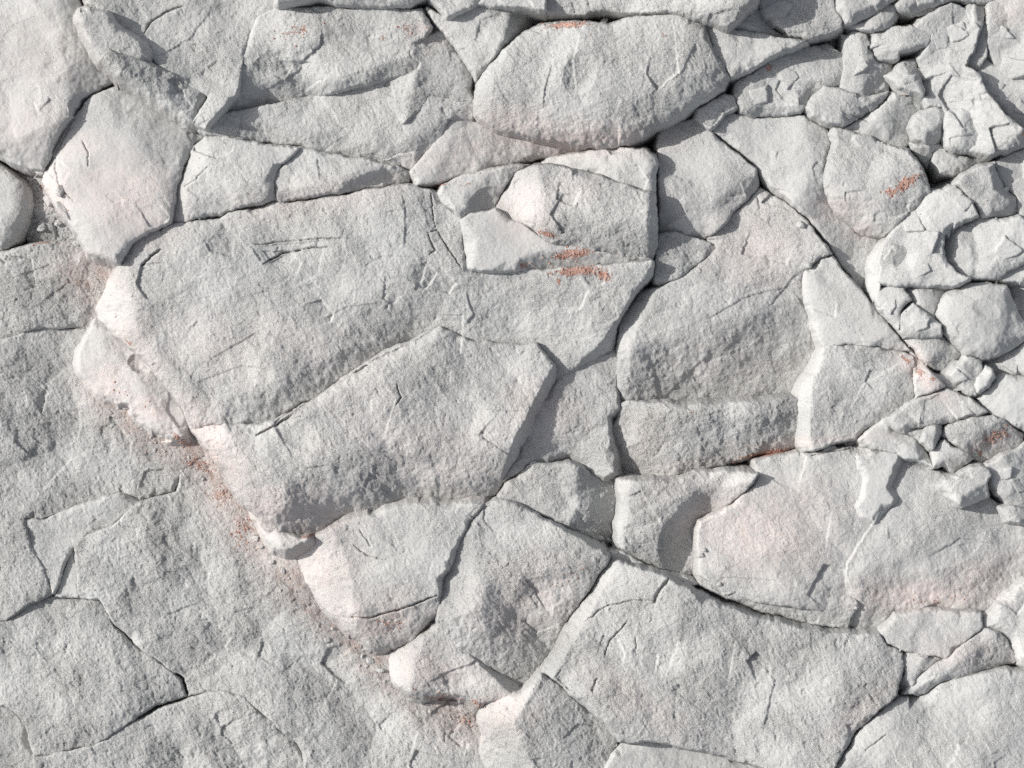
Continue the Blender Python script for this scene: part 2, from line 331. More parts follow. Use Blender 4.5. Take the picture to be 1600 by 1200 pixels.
B('rock_flake', 'slim bright flake standing along the upper edge of the triangular slab', 'rock flake',
  [(1502,108),(1520,70),(1535,35),(1540,60),(1536,90),(1522,112),(1510,115)], 38, (.15,.05), [], rough=.5, facet=.4, gap=.4)
B('rock_block', 'dark topped stone jammed between the top shelf and the slim bright flake', 'rock block',
  [(1503,22),(1512,8),(1540,10),(1535,30),(1528,50),(1516,42)], 50, (-.1,.1), [], rough=.5, facet=.4, gap=.6)
B('rock_block', 'bright rock mass in the upper right corner', 'rock block',
  [(1540,12),(1562,-5),(1590,-170),(1770,-170),(1770,150),(1640,125),(1598,122),(1560,108),(1542,90),(1538,50)], 54, (.04,.04), [([(1540,100),(1556,50),(1600,-30)],-.1,8),([(1535,85),(1600,95),(1700,90)],.25,15)], rough=.6, facet=.9, gap=.6)
B('rock_block', 'cracked pale stone on the right edge under the corner mass', 'rock block',
  [(1522,115),(1538,92),(1562,110),(1598,124),(1640,128),(1770,155),(1770,330),(1640,222),(1602,214),(1578,195),(1555,170),(1540,150)], 42, (.02,.08), [([(1525,115),(1570,180),(1620,225)],.15,6),([(1550,165),(1580,150),(1650,140)],.3,5)], rough=.6, facet=.8, gap=.7)
B('rock_block', 'small rounded two-toned stone, left one of a touching pair', 'rock block',
  [(1421,202),(1428,186),(1440,176),(1460,170),(1478,174),(1474,195),(1469,212),(1466,226),(1448,226),(1428,218)], 44, (.1,.1), [([(1440,235),(1445,208),(1475,190)],.75,4)], rough=.7, facet=.5, gap=.8, edge=.6)
B('rock_block', 'broad low dome with a round scar, right one of a touching pair', 'rock block',
  [(1469,196),(1476,178),(1495,173),(1512,174),(1526,182),(1532,205),(1528,236),(1510,240),(1488,237),(1474,229)], 50, (.04,.1), [([(1470,235),(1490,226),(1535,232)],.5,4),([(1500,240),(1508,200),(1500,170)],.25,6)], rough=.7, facet=.6, gap=.7, edge=.6)
B('rock_block', 'pale low stone rising between the angular stone and the touching pair', 'rock block',
  [(1314,201),(1342,190),(1365,173),(1382,158),(1390,145),(1412,146),(1440,156),(1448,168),(1432,178),(1422,198),(1428,220),(1412,232),(1395,228),(1345,214)], 28, (.02,.14), [([(1390,240),(1378,190),(1392,150)],.15,6)], rough=.6, facet=.6, gap=.7)
B('rock_block', 'thin oval stone resting in the joint below the touching pair', 'rock block',
  [(1453,255),(1460,236),(1468,228),(1490,240),(1520,247),(1548,246),(1530,262),(1512,270),(1488,275),(1465,272)], 28, (.02,.1), [([(1460,285),(1500,262),(1550,240)],.6,5),([(1475,280),(1492,235)],.25,4)], rough=.7, facet=.5, gap=.8)
B('rock_block', 'narrow upright chip beside the thin oval stone', 'rock block',
  [(1424,226),(1445,226),(1467,227),(1455,245),(1448,262),(1436,252)], 34, (-.1,.1), [([(1450,260),(1452,220)],.4,3)], rough=.6, facet=.5, gap=.9)
# ---- right of oval boulder
B('rock_block', 'pear shaped stone with orange grit on its right shoulder', 'rock block',
  [(1286,262),(1292,240),(1300,225),(1290,212),(1300,199),(1315,202),(1345,214),(1385,228),(1415,240),(1432,262),(1444,285),(1450,300),(1436,318),(1425,332),(1410,345),(1394,360),(1378,369),(1350,365),(1315,342),(1300,325),(1290,298)], 44, (.0,.12), [([(1280,270),(1310,300),(1345,305),(1370,280),(1400,262),(1450,262)],.4,12),([(1300,200),(1285,270),(1310,345)],.5,10),([(1345,380),(1342,340),(1348,300)],-.3,5)], rough=.9, facet=.8, gap=.8, edge=.6)
B('rock_block', 'smooth pale stone left of the pear shaped stone, along the long diagonal crack', 'rock block',
  [(1116,210),(1110,192),(1118,180),(1145,176),(1180,186),(1210,184),(1250,181),(1290,200),(1298,235),(1284,262),(1290,302),(1312,342),(1348,366),(1382,371),(1362,400),(1353,440),(1350,457),(1325,428),(1300,393),(1282,365),(1262,340),(1240,322),(1205,288),(1183,264),(1150,232)], 22, (.06,.10), [([(1230,340),(1265,260),(1258,200)],.45,12),([(1180,300),(1200,240),(1230,170)],-.12,12)], rough=.6, facet=.7, gap=.9)
B('rock_block', 'dark three cornered chip just above the smooth stone on the diagonal crack', 'rock block',
  [(1086,184),(1092,172),(1110,160),(1130,148),(1146,152),(1150,168),(1132,178),(1118,200),(1110,202)], 24, (-.15,-.05), [([(1090,180),(1115,205)],-.1,3)], rough=1.2, facet=.8, gap=.8)
B('rock_block', 'broad pale block with a shaded lower edge right of the deep square notch', 'rock block',
  [(1030,212),(1040,200),(1060,192),(1086,184),(1102,196),(1117,212),(1148,236),(1180,264),(1186,285),(1180,300),(1165,315),(1140,338),(1118,362),(1100,372),(1070,370),(1048,366),(1030,366),(1028,300),(1026,255),(1029,228)], 10, (.08,.12), [([(1025,300),(1070,318),(1110,318),(1150,290),(1200,262)],.5,9),([(1100,372),(1098,335),(1130,325)],-.35,5),([(1090,185),(1190,275)],-.05,4)], rough=.8, facet=.6, gap=1.3)
B('rock_block', 'dark rough triangle of stone pointing right below the square notch', 'rock block',
  [(1023,378),(1030,366),(1050,364),(1080,370),(1100,374),(1122,386),(1112,398),(1098,408),(1062,434),(1032,449),(1024,443),(1023,410)], 4, (-.12,-.04), [([(1098,415),(1104,390),(1112,375)],.5,4)], rough=1.3, facet=.6, gap=1.0)
B('rock_block', 'flat topped pale block over the hollowed block, ending at the square notch', 'rock block',
  [(838,259),(862,247),(900,239),(950,235),(985,232),(1008,236),(1022,244),(1025,258),(1024,303),(1000,299),(965,286),(935,274),(900,266),(870,261)], 36, (.04,.12), [([(1008,310),(1010,260),(1000,230)],.3,7),([(985,240),(965,260),(975,300)],.25,5)], rough=.7, facet=.5, gap=.8, wall=9)
B('rock_block', 'hollowed rough block with a bright rosy left face, left of the square notch', 'rock block',
  [(775,326),(782,305),(792,290),(808,268),(835,261),(870,262),(900,267),(935,276),(965,288),(1022,305),(1026,345),(1024,380),(1018,402),(985,406),(940,398),(900,388),(875,380),(850,376),(828,358),(800,345)], 50, (.02,.10), [([(835,240),(845,290),(846,330),(850,390)],.55,8),([(790,345),(850,340),(920,352),(1030,345)],.45,14),([(1008,420),(1010,340),(1012,280)],.8,6)], rough=1.3, facet=.7, gap=.8, wall=9)
B('rock_block', 'small block with a dark scooped right face left of the hollowed block', 'rock block',
  [(682,302),(690,288),(720,277),(760,267),(800,258),(826,260),(806,270),(790,288),(782,302),(774,326),(755,332),(728,336),(720,343),(710,330),(694,318)], 30, (.06,.14), [([(722,345),(732,300),(800,240)],.4,6),([(720,335),(760,310),(800,285)],.25,6)], rough=.7, facet=.5, gap=1.2)
B('rock_slab', 'smooth tilted plate with a shadowed orange crusted lower edge', 'rock slab',
  [(721,346),(735,336),(755,333),(775,327),(800,346),(828,360),(852,378),(880,384),(930,394),(962,401),(1015,404),(1016,410),(960,414),(920,417),(860,422),(795,424),(750,422),(733,417),(725,395)], 30, (.0,.06), [([(800,430),(812,405),(850,392),(1020,398)],.75,3),([(722,345),(745,375),(740,425)],.7,5)], rough=.45, facet=.25, gap=.7)
# ---- great central boulder
B('rock_boulder', 'great central boulder, its rosy left edge overhanging the low bed', 'boulder',
  [(187,411),(206,381),(250,355),(300,344),(348,341),(365,331),(440,318),(500,309),(560,301),(640,290),(682,300),(696,320),(720,344),(724,390),(735,420),(800,424),(860,422),(920,417),(960,414),(1016,409),(1018,430),(1003,448),(985,470),(968,497),(963,525),(957,553),(938,558),(912,578),(892,600),(870,598),(842,545),(800,540),(730,534),(690,508),(650,528),(600,548),(560,575),(520,602),(470,640),(410,662),(330,663),(297,669),(285,640),(262,610),(240,578),(200,542),(172,520),(150,497),(146,480),(160,455),(176,425)], 20, (.015,.035),
  [([(380,660),(440,560),(540,475),(700,425)],.13,16),([(230,330),(203,420),(208,490),(255,570),(330,660)],.7,12),([(300,650),(440,600),(560,535),(640,495),(690,485),(690,700)],.26,14),([(770,620),(770,500),(750,440),(750,400)],-.13,20),([(850,625),(868,603),(897,575),(932,541),(951,517),(968,495),(990,460)],1.2,2),([(560,480),(620,430),(720,400)],.10,30)], rough=1.05, facet=.7, gap=.8, edge=.3, ew=6)
B('rock_boulder', 'rough central lower boulder with a pointed spur casting a shadow at its upper right', 'boulder',
  [(297,669),(330,664),(410,664),(470,642),(520,604),(560,577),(600,550),(650,530),(690,510),(730,532),(790,537),(838,538),(846,552),(868,572),(898,592),(890,602),(862,635),(846,656),(832,684),(821,715),(802,748),(781,777),(752,786),(700,783),(650,786),(600,795),(545,812),(512,832),(480,840),(440,857),(425,856),(400,806),(360,762),(330,712)], 32, (.0,.08),
  [([(300,590),(350,665),(380,710),(395,750),(430,800),(440,870)],.8,8),([(700,522),(640,552),(600,572),(520,622),(440,676),(330,692)],.36,3),([(430,900),(428,800),(450,740),(520,715),(640,690),(720,700),(790,700)],.48,22),([(340,800),(400,795),(440,800),(520,830)],.5,4),([(400,800),(440,793),(520,772),(650,745),(740,755),(800,740)],.38,12),([(690,800),(705,745),(720,700)],-.10,4),([(615,660),(600,600),(622,560)],.1,8),([(774,790),(798,697),(822,652),(848,602),(864,572),(850,550),(832,530)],1.5,2)], rough=1.15, facet=.75, gap=.6, edge=.2)
B('rock_block', 'rosy jutting lip of rock with a small hollow, left of the great boulder', 'rock block',
  [(146,488),(172,516),(202,545),(240,580),(264,612),(290,664),(284,679),(262,681),(235,672),(206,655),(200,632),(180,632),(160,624),(138,605),(118,580),(119,550),(134,515)], -42, (.20,.05), [([(240,650),(215,590),(170,560),(140,500)],.35,8),([(120,610),(180,600),(210,620)],.3,6)], rough=.6, facet=.5, gap=.5, wall=2.2)
B('rock_flake', 'small bright sliver clinging to the lower left foot of the rough central boulder', 'rock flake',
  [(398,803),(415,815),(440,832),(470,845),(480,842),(445,858),(428,858),(408,835)], -12, (.2,.05), [([(410,800),(445,860)],.7,4)], rough=.6, facet=.3, gap=.6, wall=2.5)
# ---- recess right of the great boulder
B('rock_block', 'sunken grey stone in the shade of the great boulder wall', 'rock block',
  [(960,545),(966,572),(965,610),(966,640),(952,650),(951,676),(962,705),(960,738),(945,746),(920,735),(890,722),(860,722),(830,722),(810,735),(790,750),(815,690),(830,640),(880,590),(925,550)], -22, (-.02,.06), [([(830,700),(880,668),(960,650)],.3,8),([(890,730),(905,690),(955,655)],-.35,6)], rough=1.2, facet=.7, gap=.9, wall=3)
B('rock_block', 'low two-faced stone between the sunken stone and the long diagonal joint', 'rock block',
  [(780,777),(797,752),(812,738),(830,721),(860,723),(890,723),(920,736),(945,747),(962,750),(968,775),(966,815),(962,845),(952,856),(940,853),(900,834),(850,808),(812,786)], -14, (.04,.08), [([(878,850),(905,790),(900,730),(930,700)],.65,6),([(880,840),(960,830)],.25,5)], rough=1.1, facet=.6, gap=.7)
B('rock_block', 'wide block with a smooth top and rough shaded front right of the vertical joint', 'rock block',
  [(969,498),(985,475),(1003,455),(1032,450),(1062,436),(1098,410),(1122,386),(1102,374),(1120,362),(1142,338),(1168,315),(1188,292),(1215,305),(1240,326),(1262,345),(1280,370),(1300,397),(1270,412),(1255,430),(1257,470),(1270,510),(1284,543),(1268,575),(1255,605),(1246,622),(1200,626),(1100,632),(1000,630),(970,629),(963,600),(964,550)], 8, (.02,.13),
  [([(1012,480),(988,530),(975,640)],.65,8),([(970,560),(1010,535),(1060,532),(1120,520),(1180,490),(1270,462)],.34,12),([(1100,460),(1180,440),(1270,400)],.2,20),([(1180,560),(1200,500),(1190,450)],-.1,20)], rough=1.0, facet=.7, gap=1.0)
B('rock_block', 'smooth grey rectangular block along the long diagonal crack', 'rock block',
  [(1256,430),(1270,413),(1300,398),(1325,432),(1350,462),(1376,492),(1400,520),(1428,552),(1400,546),(1370,540),(1330,538),(1286,543),(1272,510),(1259,470)], 14, (.03,.05), [([(1258,420),(1265,470),(1290,550)],.6,6),([(1360,550),(1390,510)],.2,6)], rough=.5, facet=.35, gap=.9)
B('rock_block', 'grained grey block with a tall bright left facet, below the rectangular block', 'rock block',
  [(1285,545),(1330,539),(1370,542),(1400,547),(1426,556),(1430,585),(1430,622),(1388,650),(1360,672),(1345,684),(1310,692),(1282,702),(1256,706),(1248,690),(1248,660),(1250,612),(1268,576)], 20, (-.06,.04), [([(1292,530),(1268,600),(1264,640),(1268,720)],1.0,4),([(1260,640),(1310,620),(1380,610),(1430,570)],.22,20)], rough=.95, facet=.5, gap=.9)
B('rock_block', 'long rough ledge with a bright left end under the wide front block', 'rock block',
  [(968,632),(985,628),(1010,631),(1100,634),(1200,628),(1247,624),(1249,660),(1248,698),(1215,708),(1180,713),(1140,724),(1100,735),(1060,744),(1010,749),(964,749),(956,710),(952,676),(968,655)], 0, (-.02,.1),
  [([(1020,640),(1000,690),(1050,760)],.35,12),([(1000,640),(1060,652),(1130,645),(1180,652),(1250,642)],.42,7),([(1040,750),(1060,690),(1120,660)],.12,10)], rough=1.5, facet=.9, gap=.8)
B('rock_block', 'deeply scooped block with a shadowed right hollow beside the tall bright sliver', 'rock block',
  [(966,751),(1010,751),(1062,746),(1100,738),(1140,736),(1182,741),(1176,755),(1150,778),(1130,797),(1102,812),(1092,822),(1086,850),(1092,885),(1082,903),(1050,894),(1012,880),(968,857),(966,815),(970,780)], 8, (-.02,.12),
  [([(985,750),(982,800),(970,870)],.9,4),([(1030,900),(1038,820),(1060,790),(1100,770),(1190,745)],.6,5),([(960,815),(1000,812),(1040,790)],.25,6),([(1062,900),(1072,840),(1100,800)],-.6,6)], rough=1.2, facet=.8, gap=.7)
B('rock_flake', 'flat sliver of rock beside the long diagonal joint, under the scooped block', 'rock flake',
  [(954,862),(968,860),(1012,882),(1050,897),(1095,915),(1080,918),(1045,902),(1000,884),(955,878)], -20, (.05,.1), [], rough=.5, facet=.2, gap=.5)
# ---- right lower
B('rock_boulder', 'very large smooth boulder at right with a rosy hollow and stepped surface', 'boulder',
  [(1182,743),(1180,722),(1215,712),(1250,708),(1290,704),(1335,696),(1350,702),(1400,706),(1450,722),(1455,732),(1500,740),(1545,775),(1575,800),(1600,820),(1770,830),(1770,870),(1602,914),(1575,930),(1556,952),(1530,962),(1480,953),(1440,955),(1400,965),(1376,988),(1345,988),(1310,970),(1280,955),(1180,940),(1130,925),(1094,898),(1089,850),(1094,818),(1104,812),(1132,798),(1178,760)], 2, (.0,.07),
  [([(1250,960),(1310,850),(1330,780),(1360,700)],.08,20),([(1325,960),(1322,900),(1350,850),(1385,790),(1400,700)],-.28,5),([(1345,960),(1342,900),(1370,850),(1405,790),(1420,700)],.20,8),([(1290,925),(1400,905),(1500,915),(1600,865),(1700,830)],.24,12),([(1100,880),(1180,880),(1280,930)],.15,12),([(1480,820),(1580,760)],.12,30)], rough=.75, facet=.7, gap=.9, edge=.4)
B('rock_block', 'low apron of rock below the very large boulder, with a dark notch', 'rock block',
  [(1095,893),(1130,888),(1170,890),(1230,900),(1270,912),(1300,925),(1336,934),(1345,950),(1332,968),(1330,984),(1300,982),(1270,978),(1235,970),(1180,952),(1130,932),(1096,914)], 4, (-.04,.12), [([(1130,930),(1180,925),(1250,930),(1340,945)],.45,6),([(1325,1000),(1335,960),(1345,930)],.5,3)], rough=1.0, facet=.5, gap=.7)
B('rock_flake', 'thin scab of pale stone on the middle of the very large boulder', 'rock flake',
  [(1345,715),(1370,706),(1400,712),(1392,735),(1378,760),(1394,780),(1382,800),(1368,816),(1350,808),(1342,790),(1346,770),(1350,750),(1344,735)], 10, (.05,.06), [([(1340,800),(1380,812)],.3,4)], rough=.5, facet=.2, gap=.1, wall=1.6, edge=.15, ew=4)
B('rock_block', 'flat grey stone in the fork of the diagonal crack, over several small blocks', 'rock block',
  [(1380,656),(1405,640),(1432,624),(1480,606),(1515,622),(1545,643),(1515,652),(1490,660),(1470,662),(1440,664),(1420,668),(1412,678),(1398,672)], 24, (-.04,.12), [([(1400,672),(1440,655),(1500,650),(1550,640)],.5,5),([(1385,650),(1410,680)],.4,5)], rough=.7, facet=.5, gap=.8)
B('rock_block', 'small brown three cornered stone with an orange fleck under the flat grey stone', 'rock block',
  [(1412,678),(1420,668),(1442,664),(1446,672),(1440,684),(1452,700),(1440,690),(1425,680)], 10, (-.1,.0), [], rough=.7, facet=.4, gap=.5)
B('rock_block', 'bright nose of stone with a grey right flank, right of the thin dark slot', 'rock block',
  [(1343,686),(1362,668),(1380,657),(1398,673),(1412,680),(1428,684),(1440,692),(1450,712),(1456,728),(1430,718),(1400,710),(1370,702),(1350,697)], 18, (.05,.1), [([(1460,735),(1415,695),(1385,680),(1385,650)],.5,4),([(1345,690),(1400,700),(1450,725)],.3,5)], rough=.5, facet=.5, gap=.7)
B('rock_block', 'small upright chip split in a bright left and dark right face', 'rock block',
  [(1440,690),(1445,668),(1452,660),(1478,662),(1475,675),(1468,684),(1455,702)], 30, (.05,.1), [([(1454,705),(1460,680),(1456,655)],.8,3)], rough=.6, facet=.4, gap=.7)
B('rock_block', 'pale wedge with a shaded base in the middle of the small right-hand blocks', 'rock block',
  [(1455,704),(1468,692),(1476,688),(1490,697),(1510,709),(1520,718),(1508,728),(1494,740),(1486,735),(1478,722),(1458,729)], 16, (.08,.14), [([(1455,728),(1475,716),(1490,712)],.5,3)], rough=.6, facet=.5, gap=.8)
B('rock_block', 'block with a light top and dark orange speckled front near the right edge', 'rock block',
  [(1472,680),(1478,668),(1492,660),(1520,652),(1550,649),(1575,662),(1600,678),(1600,690),(1585,702),(1560,714),(1536,724),(1522,718),(1498,698)], 26, (-.02,.1), [([(1490,710),(1510,690),(1530,672),(1565,655)],.6,4),([(1475,670),(1490,700)],.4,5)], rough=1.0, facet=.5, gap=.8)
B('rock_block', 'oblong stone with a dark end, lying on the very large boulder', 'rock block',
  [(1466,758),(1478,748),(1500,736),(1528,726),(1538,730),(1545,740),(1540,755),(1544,776),(1525,784),(1500,792),(1488,782),(1470,772)], 34, (.04,.14), [([(1490,795),(1500,772),(1548,752)],.9,3),([(1478,745),(1490,790)],.5,4)], rough=.7, facet=.4, gap=1.1)
B('rock_block', 'pale broken mass on the right edge beside the oblong stone', 'rock block',
  [(1537,728),(1560,716),(1588,703),(1605,690),(1770,720),(1770,800),(1640,800),(1602,792),(1575,788),(1560,772),(1548,755),(1546,740)], 26, (.0,.1), [([(1545,750),(1570,770),(1610,790)],.5,5),([(1575,780),(1580,745),(1560,710)],.25,4)], rough=.7, facet=.8, gap=.8)
B('rock_block', 'little square knob at the right edge below the broken mass', 'rock block',
  [(1562,792),(1578,789),(1604,794),(1650,802),(1650,820),(1600,818),(1576,812)], 20, (.1,.1), [([(1582,830),(1584,780)],.4,3)], rough=.6, facet=.5, gap=.6)
# ---- right edge
B('rock_block', 'tall pale block with an arched ledge, left of the split rounded stone', 'rock block',
  [(1443,302),(1452,300),(1470,296),(1490,290),(1500,300),(1512,320),(1524,340),(1500,345),(1484,358),(1480,372),(1472,362),(1470,390),(1475,410),(1492,428),(1510,436),(1490,446),(1440,450),(1400,448),(1375,444),(1370,440),(1372,410),(1378,382),(1394,362),(1410,346),(1428,332)], 40, (.03,.06), [([(1430,290),(1385,370),(1365,450)],.4,14),([(1390,450),(1440,425),(1500,425)],.3,10),([(1425,450),(1412,400),(1405,380),(1420,340)],-.3,5),([(1440,400),(1450,350),(1470,290)],.2,8)], rough=.6, facet=.8, gap=.7)
B('rock_block', 'thin bright tail of stone left of the tall pale block', 'rock block',
  [(1354,455),(1356,420),(1364,402),(1378,382),(1372,410),(1370,440),(1372,447),(1368,465),(1363,474)], 26, (.3,.1), [], rough=.4, facet=.3, gap=.4)
B('rock_block', 'narrow stone with a crack at its foot, upper right of the tall pale block', 'rock block',
  [(1482,360),(1484,350),(1498,340),(1524,338),(1512,320),(1500,302),(1520,310),(1532,342),(1510,346),(1490,356)], 42, (.1,.1), [], rough=.5, facet=.5, gap=.6)
B('rock_boulder', 'large rounded stone split by a bright vertical ridge, near the right edge', 'boulder',
  [(1470,372),(1482,362),(1500,350),(1525,340),(1560,344),(1590,340),(1602,360),(1640,375),(1640,410),(1600,412),(1570,424),(1560,436),(1535,438),(1510,436),(1490,426),(1476,410),(1470,390)], 44, (.04,.08), [([(1512,440),(1514,390),(1500,340)],.4,4),([(1520,440),(1524,390),(1510,340)],-.55,4),([(1490,340),(1470,380),(1480,430)],.35,8),([(1510,432),(1570,405),(1640,390)],.4,8)], rough=.7, facet=.7, gap=.7, edge=.6, ew=8)
B('rock_block', 'cracked grey stone touching the right edge above the split rounded stone', 'rock block',
  [(1492,288),(1500,278),(1530,262),(1548,258),(1562,285),(1585,310),(1592,338),(1560,342),(1530,342),(1518,322),(1502,300)], 44, (-.02,.08), [([(1540,345),(1565,325),(1600,300)],.5,5),([(1492,290),(1530,345)],.3,6)], rough=.7, facet=.7, gap=1.0)
B('rock_block', 'smooth light slab running off the right edge under the triangular slab', 'rock block',
  [(1548,256),(1575,242),(1604,228),(1770,230),(1770,420),(1640,372),(1604,358),(1592,336),(1586,308),(1562,282)], 30, (.0,.04), [([(1550,260),(1590,340)],.3,6)], rough=.5, facet=.5, gap=.9)
B('rock_block', 'pale bright stub at the right edge between two level cracks', 'rock block',
  [(1562,438),(1572,425),(1602,413),(1642,410),(1770,420),(1770,450),(1600,443),(1575,441)], 36, (.1,.15), [], rough=.5, facet=.5, gap=.8)
B('rock_boulder', 'large egg shaped boulder with a smooth face at the right edge', 'boulder',
  [(1460,490),(1468,470),(1482,455),(1510,443),(1540,440),(1572,446),(1580,470),(1595,500),(1603,515),(1640,520),(1640,535),(1600,530),(1575,545),(1558,556),(1532,564),(1508,553),(1490,535),(1474,518)], 46, (.04,.07), [([(1555,580),(1552,510),(1570,440)],.35,12),([(1500,420),(1465,480),(1480,550)],.45,12),([(1480,520),(1530,535),(1620,520)],.35,12)], rough=.5, facet=.5, gap=.8, edge=.7, ew=12)
B('rock_block', 'bright stub touching the right edge beside the egg shaped boulder', 'rock block',
  [(1574,447),(1600,446),(1770,452),(1770,520),(1640,518),(1604,514),(1596,498),(1584,480)], 34, (.12,.12), [], rough=.5, facet=.6, gap=.7)
B('rock_block', 'pale chip with a hooked crack left of the egg shaped boulder', 'rock block',
  [(1366,470),(1372,452),(1400,447),(1408,450),(1424,470),(1410,480),(1404,492),(1402,515),(1385,497)], 34, (.1,.12), [([(1410,500),(1425,465)],.3,3)], rough=.5, facet=.6, gap=.7)
B('rock_block', 'wedge of stone with a dark right side between two pale chips', 'rock block',
  [(1410,450),(1440,450),(1490,447),(1478,458),(1466,470),(1458,490),(1466,506),(1450,495),(1432,478),(1424,470)], 32, (.02,.1), [([(1455,510),(1458,470),(1450,440)],.4,4)], rough=.6, facet=.6, gap=.7)
B('rock_block', 'rounded pale stone with a dimple, low left of the egg shaped boulder', 'rock block',
  [(1403,494),(1412,482),(1426,474),(1448,494),(1466,508),(1468,524),(1440,528),(1425,528),(1410,530),(1402,518)], 36, (.06,.1), [([(1405,522),(1440,515),(1470,510)],.4,5)], rough=.5, facet=.6, gap=.7)
B('rock_block', 'grey low stone under the dimpled pale stone, beside the orange lined crack', 'rock block',
  [(1410,532),(1440,528),(1470,526),(1490,540),(1505,556),(1490,572),(1478,585),(1460,580),(1440,560),(1425,545)], 22, (-.02,.08), [([(1430,560),(1460,550),(1510,550)],.35,6)], rough=.8, facet=.6, gap=.7)
B('rock_block', 'pale stone below the egg shaped boulder with several small facets', 'rock block',
  [(1480,585),(1492,572),(1507,557),(1532,566),(1530,580),(1522,600),(1524,618),(1515,620),(1498,606)], 26, (.06,.1), [([(1500,610),(1505,585),(1500,560)],.25,4)], rough=.6, facet=.7, gap=.7)
B('rock_flake', 'small bright rounded stone squeezed under the egg shaped boulder', 'rock flake',
  [(1522,600),(1530,582),(1538,574),(1548,578),(1552,590),(1540,604),(1526,612)], 34, (.1,.1), [([(1540,615),(1545,585),(1540,570)],.4,3)], rough=.4, facet=.4, gap=.6, edge=.7)
B('rock_boulder', 'smooth white bulging boulder on the right edge above the end of the diagonal crack', 'boulder',
  [(1524,618),(1528,610),(1542,604),(1556,590),(1568,584),(1600,590),(1640,600),(1640,690),(1600,672),(1575,660),(1550,648),(1534,636)], 30, (.08,.1), [([(1560,570),(1530,620),(1570,680)],.4,10),([(1575,600),(1600,620),(1640,625)],.2,5)], rough=.45, facet=.5, gap=.8, edge=.6, ew=8)
B('rock_block', 'faceted stone above the white bulging boulder at the right edge', 'rock block',
  [(1532,566),(1558,558),(1578,547),(1602,534),(1770,540),(1770,600),(1640,598),(1602,588),(1568,582),(1554,588),(1545,574)], 30, (.04,.08), [([(1540,572),(1580,568),(1640,560)],.35,5),([(1565,590),(1570,560),(1560,540)],-.2,4)], rough=.6, facet=.8, gap=.7)
B('rock_flake', 'pink lined strip of stone on the right lip of the long diagonal crack', 'rock flake',
  [(1366,474),(1384,499),(1402,520),(1410,534),(1425,548),(1440,563),(1460,583),(1480,588),(1498,608),(1480,604),(1455,600),(1432,620),(1428,590),(1427,556),(1402,524),(1378,495)], 2, (.05,.05), [], rough=.7, facet=.3, gap=.5)
B('rock_block', 'small pale kite shaped stone beside the orange part of the diagonal crack', 'rock block',
  [(1429,592),(1436,578),(1445,575),(1462,590),(1478,603),(1455,612),(1432,622)], 22, (.08,.1), [], rough=.5, facet=.4, gap=.7)
# ---- lower right
B('rock_block', 'pale lens shaped stone with a shallow scar in the lower right', 'rock block',
  [(1376,990),(1388,976),(1402,965),(1440,956),(1480,954),(1533,961),(1534,980),(1505,1004),(1477,1029),(1442,1022),(1410,1018),(1386,1006)], 8, (.02,.1), [([(1390,970),(1378,995),(1410,1030)],.4,8),([(1430,1030),(1428,995),(1450,965)],-.2,5),([(1418,1030),(1418,995),(1438,960)],.22,5)], rough=.6, facet=.5, gap=.7)
B('rock_block', 'bright ribbed stone at the right edge in the lower right', 'rock block',
  [(1556,952),(1565,935),(1580,925),(1605,908),(1770,880),(1770,1060),(1610,1048),(1598,1035),(1575,1000),(1560,985),(1537,980),(1540,965)], 14, (.08,.06), [([(1580,1010),(1583,960),(1605,920)],.4,5),([(1588,1010),(1590,960),(1612,920)],-.5,5)], rough=.5, facet=.6, gap=.7)
B('rock_block', 'grey diagonal bar of stone below the lens shaped stone', 'rock block',
  [(1410,1087),(1425,1068),(1445,1052),(1478,1030),(1508,1004),(1537,982),(1560,988),(1575,1002),(1595,1034),(1570,1046),(1530,1052),(1500,1060),(1468,1068),(1447,1086),(1430,1084)], 4, (.02,.04), [([(1440,1100),(1450,1070),(1470,1055),(1490,1040)],.4,5),([(1470,1070),(1540,1040),(1600,1030)],.25,8)], rough=.8, facet=.6, gap=.7)
B('rock_boulder', 'big pale boulder in the lower right corner', 'boulder',
  [(1308,1188),(1350,1135),(1385,1100),(1410,1089),(1447,1088),(1470,1070),(1502,1061),(1535,1053),(1572,1048),(1610,1050),(1770,1060),(1770,1345),(1240,1345),(1280,1230)], 20, (.0,.03), [([(1600,1060),(1480,1090),(1380,1130),(1280,1230)],.25,12),([(1450,1080),(1520,1110),(1640,1180)],-.08,20),([(1440,1340),(1500,1200),(1600,1050)],.12,30)], rough=.8, facet=.7, gap=.7, edge=.4)
B('rock_block', 'bright chip with a dark pit at the right end of the bottom centre boulder', 'rock block',
  [(1410,1022),(1416,1018),(1442,1024),(1474,1030),(1455,1042),(1440,1052),(1428,1066),(1408,1086),(1400,1084),(1404,1070),(1414,1055)], 6, (.2,.1), [([(1430,1060),(1438,1040),(1445,1020)],.5,4)], rough=.6, facet=.5, gap=.6)
